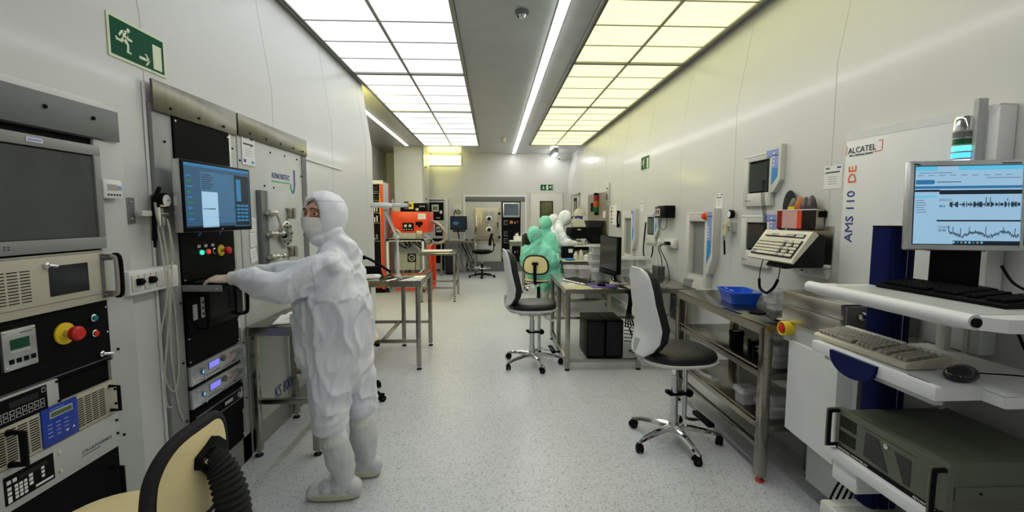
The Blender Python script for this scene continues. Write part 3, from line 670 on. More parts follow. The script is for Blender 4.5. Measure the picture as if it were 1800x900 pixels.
p.prism([(.262, 1.885), (.29, 1.885), (.286, 1.77), (.27, 1.72), (.24, 1.70), (.24, 1.714), (.256, 1.735), (.264, 1.78)], -.002, -.0003, m='blue'); p.prism([(.203, 1.775), (.216, 1.775), (.218, 1.745), (.237, 1.722), (.237, 1.704), (.212, 1.716), (.2, 1.745)], -.002, -.0003, m='green'); p.end()
t = Part('lettering', R3, 'inkblue'); t.text('KS 800DS', -.19, .235, -.002, .12, 'inkblue', sx=.75); t.end()
p = Part('chamber_door', R3, 'alu'); p.box(-.32, -.24, -.035, 0, 1.0, 1.70, 'grey', bev=.004); p.box(-.25, .04, -.045, 0, 1.0, 1.70, 'palegrey', bev=.004)
c = p.end()
for z in (1.55, 1.27):
    h = Part('hinge', c, 'dooralloy'); h.box(.02, .09, -.075, -.045, z - .03, z + .03, bev=.004); h.box(.0, .105, -.06, -.03, z - .04, z - .03); h.box(.0, .105, -.06, -.03, z + .03, z + .04); h.cyl((.055, -.085, z - .04), (.055, -.085, z + .04), .012, 'steelflat'); h.end()
v = Part('viewport', c, 'steelflat'); v.lathe([(.045, -.045), (.085, -.045), (.09, -.07), (.08, -.075), (.056, -.075), (.052, -.055), (.0, -.055)], (-.05, 0, 1.405), 'y', 'steelflat', 28)
v.cyl((-.05, -.056, 1.405), (-.05, -.058, 1.405), .05, 'lens'); bolts(v, [(-.05 + .073 * math.cos(a * math.pi / 4), 1.405 + .073 * math.sin(a * math.pi / 4)) for a in range(8)], .007, 'charcoal', -.075, .005); v.end()
for z, a in ((1.55, -65), (1.41, 0), (1.255, 0)):
    h = Part('clamp', c, 'steelflat'); h.sphere((-.27, -.07, z), .024, 'dooralloy', 12); h.sphere((-.215, -.07, z), .021, 'steelflat', 12); h.cyl((-.30, -.06, z), (-.2, -.06, z), .012); h.cyl((-.27, -.06, z), (-.27, -.03, z), .014)
    L = .17 if a else .05; e = (-.215 + L * math.cos(math.radians(a)), -.095, z + L * math.sin(math.radians(a))); h.cyl((-.215, -.08, z), e, .0075)
    h.sphere(e, .02 if z > 1.5 else .018, 'black' if z > 1.5 else 'steelflat', 12); h.end()
# notes stuck on the panel
for i, (z, a, l) in enumerate(((1.43, 2, 'topmost'), (1.335, -3, 'middle'), (1.235, -9, 'lowest'))):
    n = thing('paper_note', l + ' of the three white notes taped beside the chamber door', 'note', (XK + .003, 3.0, z), 90, 'paper notes by the chamber door')
    q = Part('sheet', n, 'paper'); q.T = rot('Y', a); q.box(-.04, .04, -.002, 0, 0, .09)
    for k in range(4): q.box(-.03, .02 + .003 * k, -.0024, -.002, .02 + k * .015, .0215 + k * .015, 'grey')
    q.end()
n = thing('paper_notice', 'white printed notice at the top left corner of the chamber panel', 'notice', (XK + .003, 2.99, 1.85), 90)
q = Part('sheet', n, 'paper'); q.box(-.075, .075, -.002, 0, 0, .19); q.box(-.06, .06, -.0026, -.002, .125, .135, 'ink'); q.box(-.06, -.02, -.0026, -.002, .165, .175, 'grey'); q.box(.02, .06, -.0026, -.002, .16, .175, 'ink'); q.box(-.06, -.035, -.0026, -.002, .015, .035, 'inkblue'); q.box(.03, .06, -.0026, -.002, .015, .03, 'azure')
for k in range(4): q.box(-.04, .04 - .01 * (k % 2), -.0026, -.002, .06 + k * .014, .062 + k * .014, 'grey')
q.end()
t = thing('wall_rail', 'thin white rail on the left wall right of the chamber machine', 'rail', (XL, 4.3, 2.0), 90)
q = Part('rail', t, 'white'); q.box(-.55, .55, -.012, -.001, 0, .018, bev=.002); q.end()
# ================================================================ TABLES AND CHAIRS
def leg(parent, x, y, z1, s=.02, m='steel', foot='rubber', shape='box'):
    l = Part('leg', parent, m, 1); l.box(x - s, x + s, y - s, y + s, .035, z1, bev=.003); l = l.end()
    f = Part('foot', l, foot, 1); f.cyl((x, y, .012), (x, y, .036), .009, 'steelflat', n=10); f.lathe([(0, .0), (.024, .0), (.026, .008), (.018, .016), (0, .016)], (x, y, 0), 'z', foot, 16); f.end()
    return l
def bar(p, a, b, s=.016, m=None):
    a, b = Vector(a), Vector(b); d = (b - a); L = d.length
    old = p.T; p.T = Matrix.Translation(a) @ d.to_track_quat('X', 'Z').to_matrix().to_4x4(); p.box(0, L, -s, s, -s, s, m, bev=.003); p.T = old
def table(label, x0, x1, y0, y1, h, th=.05, legs=None, bars=(), s=.02, top='steeltop', name='steel_table', foot='rubber', back=0):
    t = thing(name, label, 'table', ((x0 + x1) / 2, (y0 + y1) / 2, 0))
    q = Part('tabletop', t, top, 1); q.box(x0, x1, y0, y1, h - .004, h, bev=.0015)
    for a in ((x0, x0 + .004, y0, y1), (x1 - .004, x1, y0, y1), (x0, x1, y0, y0 + .004), (x0, x1, y1 - .004, y1)): q.box(a[0], a[1], a[2], a[3], h - th, h - .004, 'steel')
    q.box(x0 + .03, x1 - .03, y0 + .03, y1 - .03, h - .02, h - .005, 'steel')
    if back: q.box(x0, x1, y1 - .004, y1, h, h + back, 'steel')
    q.end()
    i = s + .008
    for lx, ly in (legs or ((x0 + i, y0 + i), (x1 - i, y0 + i), (x0 + i, y1 - i), (x1 - i, y1 - i))): leg(t, lx, ly, h - .006, s, foot=foot)
    for a, b in bars:
        q = Part('stretcher', t, 'steel', 1); bar(q, a, b, .016); q.end()
    return t
E_ = .028
# E: small steel table at the chamber panel
table('small narrow steel table holding papers beside the woman', -1.53, -1.10, 2.83, 3.45, .845, .055, bars=[((-1.5, 2.86, .36), (-1.13, 2.86, .36)), ((-1.13, 2.86, .36), (-1.13, 3.42, .36)), ((-1.5, 3.42, .36), (-1.13, 3.42, .36))], s=.022)
# F: table with perforated top
table('steel table with perforated top left of the aisle, carrying lamp and telephone', -1.48, -.71, 4.45, 5.36, .90, .06, legs=((-1.45, 4.48), (-.74, 4.48), (-1.45, 5.33), (-.74, 5.33), (-1.05, 5.33)),
      bars=[((-1.45, 4.48, .29), (-.74, 4.48, .29)), ((-1.45, 5.33, .29), (-.74, 5.33, .29)), ((-1.1, 4.48, .29), (-1.1, 5.33, .29))], s=.022, top='perf')
# G: smaller table behind
table('steel table with white tray standing behind the perforated table', -1.3, -.66, 8.08, 9.0, .87, .035, bars=[((-1.27, 8.11, .25), (-.69, 8.11, .25)), ((-.69, 8.11, .25), (-.69, 8.97, .25)), ((-1.27, 8.97, .25), (-.69, 8.97, .25))], s=.02)
# H: desk at the end wall
table('steel desk with small monitor against the end wall', -1.36, -.42, 11.75, 12.5, .90, .05, bars=[((-1.33, 12.4, .1), (-.45, 12.4, .1))], s=.022)
# T3: monitor table on the right
table('steel table with monitor and clear boxes, right of the aisle', .71, 2.03, 4.36, 5.62, .82, .045, legs=((.735, 4.39), (1.45, 4.39), (.735, 5.0), (.735, 5.55), (1.94, 4.39), (1.98, 5.55)),
      bars=[((.735, 4.39, .1), (1.98, 4.39, .1)), ((.735, 4.39, .1), (.735, 5.55, .1)), ((.735, 5.0, .08), (.735, 5.55, .08)), ((.76, 5.5, .28), (1.98, 5.5, .28))], s=.022)
# T4: bench of the people in green
table('steel bench crowded with bottles in front of the people in green', 1.05, 2.02, 6.7, 7.7, .86, .07, legs=((1.08, 6.74), (1.75, 6.74), (1.08, 7.65), (1.95, 7.65)), bars=[((1.08, 6.74, .25), (1.75, 6.74, .25)), ((1.95, 6.8, .2), (1.95, 7.65, .2))], s=.025, top='greige')
# bench B with shelves
B = thing('shelf_bench', 'long steel bench with two lower shelves and red feet along the right wall', 'workbench', (1.8, 3.0, 0))
q = Part('worktop', B, 'steeltop', 1); q.box(1.515, 2.03, 2.43, 3.66, .915, .922, bev=.002); q.box(1.515, 1.52, 2.43, 3.66, .865, .915, 'steel'); q.box(1.515, 2.03, 2.43, 2.436, .865, .915, 'steel'); q.box(1.54, 2.02, 3.65, 3.656, .865, .915, 'steel'); q.end()
for z in (.64, .335):
    q = Part('shelf', B, 'steeltop', 1); q.box(1.53, 2.02, 2.45, 3.64, z - .004, z, bev=.001); q.box(1.53, 1.536, 2.45, 3.64, z - .035, z - .004, 'steel'); q.box(1.53, 2.02, 2.45, 2.456, z - .04, z - .004, 'steel'); q.tube([(1.525, 2.5, z + .022), (1.525, 3.0, z + .022), (1.525, 3.6, z + .022)], .006, 'steel'); q.end()
for lx, ly, f in ((1.54, 2.455, 'red'), (1.85, 2.47, 'black'), (1.54, 3.63, 'black'), (2.0, 3.63, 'black')): leg(B, lx, ly, .91, .026, foot=f)
q = Part('stretcher', B, 'steel', 1); bar(q, (1.54, 2.46, .2), (1.54, 3.63, .2), .014); q.end()

def caster(parent, x, y, r=.026, w=0, a=0):
    c = Part('caster', parent, 'black', w); s = .011
    ca, sa = math.cos(a), math.sin(a)
    for k in (-1, 1): 
        o = Vector((-sa, ca, 0)) * k
        c.cyl(Vector((x, y, r)) + o * .004, Vector((x, y, r)) + o * .021, r, n=18)
        c.cyl(Vector((x, y, r)) + o * .021, Vector((x, y, r)) + o * .0225, r * .45, 'charcoal', n=12)
    c.cyl((x, y, r), (x, y, r * 2.4), .007, 'chrome'); c.tube([(x - ca * r * 1.05, y - sa * r * 1.05, r * 1.1), (x - ca * r * .6, y - sa * r * .6, r * 1.85), (x, y, r * 2.15), (x + ca * r * .5, y + sa * r * .5, r * 1.9)], .012, 'black', flat=1.4); c.end()
def star(parent, R=.3, n=5, a0=0, m='chrome', hub=.1, flat=False):
    b = Part('star_base', parent, m)
    for i in range(n):
        a = a0 + 2 * math.pi * i / n; c, s = math.cos(a), math.sin(a)
        rg = []
        for t, w, hh, z in ((.02, .028, .026, hub + .012), (.12, .022, .022, hub + .006), (.24, .017, .016, hub - .012), (R - .01, .014, .011, hub - .028), (R + .012, .008, .007, hub - .033)):
            rg.append([(c * t - s * w * u, s * t + c * w * u, z + hh * v) for u, v in ((-1, -.6), (-.75, .5), (0, .85), (.75, .5), (1, -.6), (.6, -1), (-.6, -1))])
        b.loft(rg)
    b.lathe([(0, hub - .03), (.034, hub - .03), (.038, hub), (.034, hub + .035), (.028, hub + .045), (0, hub + .045)], m=m); b = b.end()
    for i in range(n):
        a = a0 + 2 * math.pi * i / n; caster(parent, R * math.cos(a), R * math.sin(a), a=a + 1.1)
    return b
def pad(p, levels, m, n=32, e=2.6, cx=0):
    p.loft([ring(cx + q[3] if len(q) > 3 else cx, 0, q[0], q[1], q[2], n, e) for q in levels], m)
def ergo_chair(label, loc, rz, rbase=0.0):
    t = thing('lab_chair', label, 'chair', loc, rz, 'white and black swivel lab chairs')
    star(t, .3, a0=rbase)
    g = Part('gas_column', t, 'palegrey'); g.cyl((0, 0, .13), (0, 0, .47), .026, 'alu'); g.cyl((0, 0, .13), (0, 0, .2), .03, 'alu'); g.cyl((0, 0, .47), (0, 0, .54), .018, 'chrome'); g.end()
    f = Part('footrest_rod', t, 'chrome'); f.cyl((.075, -.0, .16), (.075, 0, .52), .015, 'alu'); f.box(-.045, .105, -.03, .03, .33, .35, 'black', bev=.008); f.cyl((.10, -.02, .34), (.10, .02, .34), .026, 'black'); f.box(-.06, -.03, -.02, .02, .34, .365, 'black', bev=.006)
    f.tube([(.075, 0, .2), (.085, 0, .165), (.14, 0, .15), (.2, 0, .145)], .012, 'chrome'); f.end()
    f = Part('footrest', t, 'black'); f.box(.19, .235, -.11, .11, .135, .165, bev=.008); f.end()
    mm = Part('seat_mechanism', t, 'palegrey'); mm.box(-.14, .18, -.07, .07, .525, .575, bev=.012); mm.box(-.12, .14, -.085, .085, .54, .565, 'alu', bev=.004)
    for x in (-.03, .02, .09, .12): mm.cyl((x, -.095, .548), (x, -.085, .548), .008, 'grey', n=10)
    mm.tube([(.1, -.08, .54), (.12, -.15, .52), (.14, -.2, .515)], .012, 'white'); mm.box(.15, .2, -.2, -.13, .49, .50, 'palegrey', bev=.004)
    mm.tube([(-.1, 0, .55), (-.2, 0, .57), (-.25, 0, .62), (-.262, 0, .68), (-.255, 0, .73)], .022, 'palegrey', flat=1.5); mm.end()
    s = Part('seat', t, 'leather')
    pad(s, [(.585, .20, .185), (.592, .226, .215), (.62, .238, .225), (.645, .23, .215), (.66, .2, .185), (.664, .1, .09)], 'leather', cx=.01)
    s = s.end(60)
    u = Part('seat_shell', s, 'white'); pad(u, [(.572, .16, .15), (.572, .215, .205), (.583, .242, .228), (.597, .246, .232), (.6, .236, .222)], 'white', cx=.01); u.end(60)
    b = Part('backrest', t, 'leather'); o = Part('back_shell', b, 'white')
    prof = [(.64, -.255, .10), (.68, -.235, .155), (.74, -.215, .19), (.82, -.21, .20), (.90, -.225, .19), (.98, -.24, .175), (1.06, -.25, .165), (1.13, -.262, .15), (1.17, -.27, .125), (1.19, -.275, .07)]
    def half(front, grow, off, thin):
        R = []
        for z, x, w in prof:
            zz = .905 + (z - .905) * (1 + grow); w = w + grow * .2; rg = []
            d = thin * (1 if .66 < z < 1.17 else .55)
            for i in range(28):
                a = 2 * math.pi * i / 28; c, s_ = math.cos(a), math.sin(a)
                yy = w * math.copysign(abs(s_) ** .7, s_); curve = (yy / .2) ** 2 * .028
                cc = math.copysign(abs(c) ** (.45 if front else .8), c); rg.append((x + off + curve + (d * cc if (c > 0) == front else d * .25 * cc), yy, zz))
            R.append(rg)
        return R
    b.loft(half(True, 0, 0.0, .078), 'leather'); b = b.end(60)
    o.parent = b; o.loft(half(False, .03, -.012, .03), 'white')
    o.end(60)
    return t
ergo_chair('white and black lab chair beside the monitor table, facing it', (.40, 4.6, 0), 4, 1.15)
ergo_chair('white and black lab chair nearest the camera, beside the long shelf bench', (1.22, 2.93, 0), 4, 1.0)

def pu_back(t, w=.2, h=.145, z=.0, name='backrest'):
    b = Part(name, t, 'cream')
    def outline(k): 
        pts = []
        for i in range(36):
            a = 2 * math.pi * i / 36; c, s = math.cos(a), math.sin(a)
            yy = w * k * math.copysign(abs(c) ** .62, c) * (1.0 - .14 * s); zz = h * k * math.copysign(abs(s) ** .75, s)
            pts.append((yy, zz))
        return pts
    cur = lambda y: (y / w) ** 2 * .035
    L = []
    for k, dx in ((.4, -.014), (.86, -.014), (.9, -.012)): L.append([(dx + cur(y), y, z + q) for y, q in outline(k)])
    b.loft(L, 'cream'); L = []
    for k, dx in ((.4, .022), (.84, .022), (.93, .014)): L.append([(dx + cur(y), y, z + q) for y, q in outline(k)])
    b.loft(L, 'cream'); b = b.end(50)
    r = Part('edge_trim', b, 'rubber'); r.tube([(.002 + cur(y), y, z + q) for y, q in outline(.945)], .017, 'rubber', closed=True, k=2); r.end()
    return b
def pu_stool(label, loc, rz, H=.55, group='beige foam lab stools', bellows=False, col='cream', R=.28, rb=.4, bw=.2, bh=.145, bz=.25):
    t = thing('lab_stool', label, 'chair', loc, rz, group)
    star(t, R, a0=rb, m='black', hub=.085)
    g = Part('gas_column', t, 'black'); g.cyl((0, 0, .11), (0, 0, H - .12), .025, 'black'); g.cyl((0, 0, H - .12), (0, 0, H - .05), .014, 'chrome'); g.box(-.1, .1, -.07, .07, H - .055, H - .03, 'black', bev=.005); g.tube([(0, .06, H - .06), (.02, .15, H - .08), (.03, .2, H - .085)], .007, 'black'); g.box(.01, .05, .19, .23, H - .1, H - .075, 'black', bev=.005); g.end()
    s = Part('seat', t, col); pad(s, [(H - .03, .15, .16), (H - .03, .185, .2), (H - .012, .205, .22), (H + .01, .2, .215), (H + .02, .17, .185), (H + .016, .08, .09)], col, cx=.03, e=2.8); s = s.end(50)
    r = Part('edge_trim', s, 'rubber'); r.tube([(x, y, z) for x, y, z in ring(.03, 0, H - .022, .195, .21, 28, 2.8)], .009, 'rubber', closed=True, k=1); r.end()
    b = pu_back(t, bw, bh, z=H + bz); b.location.x = -.235
    m = Part('back_strut', t, 'rubber')
    if bellows:
        cen = catmull([(-.255, 0, H + bz + .03), (-.29, 0, H + bz), (-.315, 0, H + .08), (-.305, 0, H - .04), (-.25, 0, H - .08), (-.12, 0, H - .07)], 14)
        N = len(cen)
        m.tube(cen, lambda q: .028 + .013 * min(1, q * 3) + (.0042 if int(round(q * (N - 1))) % 2 else -.0042), 'rubber', n=16, k=1)
        m.prism([(-.062, H + bz + .05), (-.03, H + bz + .08), (.045, H + bz + .055), (.05, H + bz + .025), (-.02, H + bz - .02), (-.06, H + bz + .005)], -.27, -.248, 'x', 'black')
        for y in (-.04, .035): m.cyl((-.278, y, H + bz + .03 + y * .3), (-.27, y, H + bz + .03 + y * .3), .008, 'chrome')
    else:
        m.tube([(-.255, 0, H + .29), (-.275, 0, H + .2), (-.27, 0, H + .05), (-.22, 0, H - .04), (-.08, 0, H - .045)], .016, 'black', flat=1.8); m.box(-.27, -.245, -.05, .05, H + .25, H + .29, 'black', bev=.006)
    m.end(50 if not bellows else 20)
    return t
pu_stool('beige foam stool with ribbed black strut, nearest the camera at lower left', (-1.04, 1.235, 0), 180, .64, bellows=True, bw=.162, bh=.132, bz=.195)
pu_stool('beige foam stool mostly hidden behind the standing woman', (-1.19, 3.78, 0), -68, .53, rb=.9)
pu_stool('beige foam stool under the front person in green', (.72, 7.1, 0), 72, .54)
# black draughtsman stool at the end wall
t = thing('lab_stool', 'black high stool with foot ring in front of the end wall machine', 'chair', (-.27, 11.4, 0), 180)
star(t, .32, a0=.3, m='blackmatt', hub=.07)
g = Part('gas_column', t, 'chrome'); g.cyl((0, 0, .1), (0, 0, .35), .024, 'black'); g.cyl((0, 0, .35), (0, 0, .6), .016); g.end()
g = Part('foot_ring', t, 'chrome'); g.tube([(x, y, z) for x, y, z in ring(0, 0, .24, .22, .22, 20)], .009, closed=True, k=1)
for k in range(3): g.cyl((0, 0, .24), (.22 * math.cos(k * 2.1), .22 * math.sin(k * 2.1), .24), .007)
g.end()
s = Part('seat', t, 'black'); pad(s, [(.58, .1, .1), (.60, .2, .19), (.63, .25, .22), (.67, .25, .22), (.69, .18, .16)], 'black'); s.end(50)
b = Part('backrest', t, 'black'); L = []
for z, x, w in ((.8, -.2, .1), (.85, -.2, .17), (.95, -.215, .19), (1.05, -.24, .17), (1.1, -.25, .1)): L.append([(q[0] + (q[1] / .2) ** 2 * .04, q[1], q[2]) for q in ring(x, 0, z, .035, w, 20)])
b.loft(L); b.end(50)
b = Part('back_strut', t, 'black'); b.tube([(-.26, 0, 1.0), (-.29, 0, .85), (-.27, 0, .65), (-.1, 0, .6)], .012); b.box(-.33, -.28, -.03, .03, .78, .84); b.end()
# ================================================================ RIGHT SIDE: wall consoles
def console(label, loc, w, h, op, col, mode='screen', d=.03, name='wall_terminal', cat='terminal', low=0):
    # w,h body; op = opening (x0,x1,z0,z1); col = width of the blue striped column on the viewer's right
    t = thing(name, label, cat, loc['loc'], loc['rz'])
    f = Part('bezel', t, 'offwhite'); xb = w / 2 - col; x0 = -w / 2
    f.box(x0, op[0], -d, -.001, low, h - .035, bev=.006); f.box(op[1], xb, -d, -.001, low, h - .035, bev=.004); f.box(op[0], op[1], -d, -.001, low, op[2], bev=.002); f.box(op[0], op[1], -d, -.001, op[3], h - .035, bev=.002)
    f.box(x0, xb, -d - .004, -.001, h - .05, h - .035, 'white', bev=.003)
    f.prism([(xb, h - .02), (xb + .02, h), (w / 2, h), (w / 2, h * .42), (xb + col * .3, h * .22), (xb, h * .22)], -d - .006, -.001, m='offwhite')
    f.box(x0 + .04, x0 + .055, -d - .0012, -d, low + .035, low + .05, 'grey'); f.box(x0 + .06, x0 + .11, -d - .0012, -d, low + .04, low + .045, 'grey')
    f.end()
    s = Part('stripe', t, 'periwinkle'); y = -d - .0075; s.box(xb - .06, w / 2 - .03, y, -d - .0005, h - .075, h - .03, 'periwinkle'); s.box(xb + .01, w / 2 - .03, y, -d - .0055, h * .62, h - .07, 'periwinkle')
    s.prism([(xb + .01, h * .62), (w / 2 - .03, h * .62), (w / 2 - .03, h * .48), (xb + .01, h * .34)], y, -d - .0055, m='azure')
    for k in range(4): s.box(xb + .02, xb + .04, y - .001, y, h * .66 + k * .028, h * .66 + k * .028 + .012, 'paper')
    s.end()
    if mode == 'screen':
        q = Part('screen', t, 'scr_off'); q.box(op[0], op[1], -.012, -.002, op[2], op[3], 'black')
        cx = (op[0] + op[1]) / 2; W = (op[1] - op[0]) * .46
        q.loft([[(cx + W * u * (1 - k * .1), -.012 - k * .02, (op[2] + op[3]) / 2 + (op[3] - op[2]) * .46 * v * (1 - k * .1)) for u, v in ((-1, -.94), (-.94, -1), (.94, -1), (1, -.94), (1, .94), (.94, 1), (-.94, 1), (-1, .94))] for k in (0, .5, 1)], 'scr_off'); q.end()
    else:
        q = Part('recess', t, 'midgrey'); q.box(op[0], op[1], -.006, -.002, op[2], op[3], 'midgrey'); q.box(op[0], op[1], -d + .002, -.006, op[2], op[2] + .008, 'palegrey'); q.end()
    return t
console('upper grey wall terminal with dark screen and blue stripe', rw(3.5, 1.61), .48, .43, (-.175, .10, .1, .345), .11)
console('lower grey wall terminal behind the beige keyboard', rw(3.5, 1.13), .50, .43, (-.17, .10, .12, .34), .11)
console('small grey wall terminal with dark screen far along right wall', rw(5.93, 1.17), .48, .42, (-.16, .09, .11, .34), .10)
nc = console('open loading niche with orange knob between bench and far terminals', rw(4.47, .80), .60, .78, (-.22, .12, .12, .66), .12, 'niche', .06, 'loading_niche', 'loading port')
k = Part('emergency_stop', nc, 'orangered'); k.lathe([(.03, -.068), (.032, -.08), (.026, -.10), (.0, -.106)], (.15, 0, .71), 'y', 'orangered'); k.cyl((.15, -.066, .71), (.15, -.072, .71), .038, 'yellow'); k.end()
k = Part('lower_corner', nc, 'grey'); k.prism([(-.3, .0), (-.13, -.03), (-.08, .08), (-.3, .06)], -.066, -.002, m='midgrey'); k.prism([(-.13, -.028), (.2, -.06), (.2, .02), (-.09, .06)], -.063, -.002, m='offwhite'); k.box(-.02, .08, -.0642, -.063, -.01, .01, 'palegrey'); k.end()
console('tall loading niche farther along right wall behind clear boxes', rw(6.88, .88), .62, .74, (-.22, .13, .06, .6), .11, 'niche', .05, 'loading_niche', 'loading port')
def sheet(name, label, loc, w, h, lines=4, cat='notice', head=True, extra=None):
    t = thing(name, label, cat, loc['loc'], loc['rz'])
    q = Part('sheet', t, 'paper'); q.box(-w / 2, w / 2, -.002, -.0005, 0, h)
    if head: q.box(-w * .42, -w * .2, -.0024, -.002, h * .86, h * .93, 'grey'); q.box(w * .2, w * .42, -.0024, -.002, h * .86, h * .93, 'inkblue'); q.box(-w * .42, w * .36, -.0024, -.002, h * .68, h * .74, 'ink')
    for i in range(lines): q.box(-w * .25, w * (.25 - .05 * (i % 2)), -.0024, -.002, h * (.2 + i * .1), h * (.2 + i * .1) + .0025, 'grey')
    q.end(); return t
sheet('paper_notice', 'white printed notice on right wall beside the tall white machine panel', rw(2.78, 1.70), .15, .14)
sheet('paper_notice', 'white notice above the niche with the orange knob', rw(4.2, 1.6), .12, .14)
sheet('paper_notice', 'white notice above the farther tall niche', rw(6.42, 1.6), .12, .15)
t = thing('picture_notice', 'white sheet with column of small brown pictures, right wall near steel plate', 'notice', **rw(7.95, 1.38))
q = Part('sheet', t, 'paper'); q.box(-.2, .2, -.003, -.0005, 0, .33)
for i in range(5): q.box(-.16, -.06, -.0038, -.003, .02 + i * .062, .06 + i * .062, 'lampred' if i % 2 else 'dooralloy'); q.box(-.02, .16, -.0036, -.003, .035 + i * .062, .038 + i * .062, 'grey')
q.end()
t = thing('wall_telephone', 'slim dark handset hanging on right wall past the picture sheet', 'telephone', **rw(7.5, 1.35))
q = Part('handset', t, 'black'); q.tube([(0, -.03, 0), (.01, -.05, .08), (0, -.045, .2), (0, -.03, .26)], lambda u: .028 if u < .2 or u > .8 else .016); q.box(-.035, .035, -.02, -.001, .02, .24, 'grey', bev=.004); q.end()
t = thing('door_closer_bracket', 'thin metal bracket with black hook on right wall above picture sheet', 'bracket', **rw(8.2, 1.72))
q = Part('bracket', t, 'alu'); q.box(-.012, .0, -.05, -.001, 0, .4, bev=.003); q.cyl((-.006, -.05, .3), (.03, -.06, .3), .012, 'black'); q.cyl((-.006, -.055, .1), (-.006, -.055, .2), .008, 'black'); q.end()
# twin power supplies and outlets
t = thing('power_adapter', 'two black boxes with pale labels on the right wall', 'power supply', **rw(5.43, 1.51))
q = Part('unit', t, 'black'); q.box(-.21, -.07, -.09, -.001, 0, .13, bev=.006); q.box(-.2, -.08, -.092, -.09, .02, .11, 'greige'); q.box(-.165, -.115, -.0925, -.092, .05, .09, 'lampred'); q.end()
q = Part('unit', t, 'black'); q.box(-.05, .2, -.12, -.001, 0, .14, bev=.006); q.box(-.045, .05, -.122, -.12, .02, .11, 'greige'); q.box(-.02, .02, -.1225, -.122, .05, .09, 'lampred'); q.end()
q = Part('cable', t, 'ink'); q.tube([(-.1, -.04, .0), (-.13, -.05, -.1), (-.05, -.04, -.14), (.05, -.04, -.1), (.08, -.05, 0)], .004); q.end()
t = thing('outlet', 'white double outlet with black plugs and cables on the right wall', 'outlet', **rw(5.28, 1.16))
q = Part('box', t, 'offwhite'); q.box(-.16, .16, -.045, -.001, 0, .1, bev=.008); q.box(-.06, .14, -.05, -.045, .015, .085, 'white', bev=.003); q.end()
for x in (.0, .05): q = Part('plug', t, 'black'); q.cyl((x, -.048, .05), (x, -.09, .05), .02); q.end()
q = Part('plug', t, 'offwhite'); q.tube([(-.1, -.05, .05), (-.15, -.1, .06), (-.18, -.08, .09)], .014); q.end()
q = Part('cable', t, 'ink'); q.tube([(0, -.09, .05), (-.06, -.14, .0), (-.11, -.08, -.15), (-.12, -.05, -.4)], .006); q.tube([(.05, -.09, .05), (.02, -.15, .0), (.08, -.08, -.2), (.12, -.05, -.5), (.14, -.04, -.62), (.08, -.04, -.72)], .006); q.tube([(-.17, -.08, .08), (-.19, -.1, -.1), (-.2, -.05, -.38)], .004, 'palegrey'); q.end()
t = thing('vent_grille', 'small perforated grey grille low on the right wall behind the near chair', 'grille', **rw(5.05, .33))
q = Part('plate', t, 'grey'); q.box(-.2, .2, -.02, -.001, 0, .35, bev=.004); vents(q, -.18, .18, .02, .33, 10, 9, -.02, gap=.3, t=.5); q.end()
# gun + gauge
t = thing('air_gun', 'black nitrogen gun with gauge hanging right of the open niche', 'air gun', **rw(3.93, 1.27))
q = Part('gauge_body', t, 'black'); q.lathe([(0, -.02), (.035, -.02), (.038, -.05), (.032, -.058), (0, -.056)], (.02, 0, .27), 'y'); q.end()
q = Part('dial', t, 'paper'); q.cyl((.02, -.057, .27), (.02, -.0585, .27), .028, n=20); q.end()
q = Part('valve', t, 'alu'); q.cyl((.03, -.04, .23), (.03, -.04, .08), .012); q.cyl((-.03, -.05, .17), (.05, -.05, .17), .01, 'steelflat'); q.cyl((-.02, -.055, .1), (-.02, -.055, .2), .016, 'cream'); q.box(-.04, .05, -.03, -.001, .12, .2, 'palegrey', bev=.004); q.end()
q = Part('gun', t, 'black'); q.cyl((-.055, -.05, .08), (-.035, -.05, -.08), .008); q.tube([(-.06, -.05, .17), (-.065, -.055, .12), (-.055, -.05, .08)], .013, 'offwhite'); q.tube([(-.06, -.06, .14), (-.02, -.07, .18), (.02, -.06, .12), (-.02, -.06, .05), (-.04, -.05, .12)], .006, 'hose'); q.end()

# goggles rack, tilted beige keyboard and cords
t = thing('goggle_rack', 'wall box with red edges holding a row of tinted lenses', 'wall rack', **rw(3.03, 1.44))
q = Part('box', t, 'black'); q.box(-.2, .2, -.055, -.001, 0, .006); q.box(-.2, .2, -.006, -.001, 0, .13, 'black'); q.box(-.2, -.194, -.055, -.001, 0, .13, 'steelflat'); q.box(.194, .2, -.055, -.001, 0, .13, 'steelflat')
q.box(-.194, -.14, -.055, -.050, 0, .128, 'lampred'); q.box(-.14, .015, -.055, -.050, 0, .128, 'pinkwafer'); q.box(.015, .06, -.055, -.050, 0, .128, 'orangered'); q.box(.06, .194, -.055, -.050, 0, .128, 'blackgloss'); q.box(-.2, .2, -.057, -.049, .126, .132, 'white'); q.box(.2, .215, -.04, -.001, .08, .12, 'black'); q.end()
for i, (x, w, h, m, l) in enumerate(((-.12, .075, .235, 'charcoal', 'grey round'), (-.07, .055, .18, 'olive_glass', 'yellow-banded'), (.0, .05, .19, 'amber', 'amber'), (.065, .05, .185, 'lensdark', 'smoky brown'), (.13, .052, .19, 'lensdark', 'darkest'))):
    g = thing('tinted_lens', l + ' lens standing in the wall rack of lenses', 'lens', WM[t.name] @ Vector((x, -.02 - .006 * i, .03)), -90)
    z0 = .0; q = Part('disc', g, m); q.lathe([(0, -.004), (w * .9, -.004), (w, 0), (w * .9, .004), (0, .004)], (0, 0, 0), 'y', m)
    for v in q.bm.verts: v.co.z = v.co.z / w * h / 2 + h / 2
    if i == 1: q.box(-w * .9, w * .9, -.006, -.004, h * .5, h * .68, 'yellow')
    q.end()
t = thing('keyboard_bracket', 'steel wall bracket holding the tilted beige keyboard', 'bracket', **rw(2.72, 1.2))
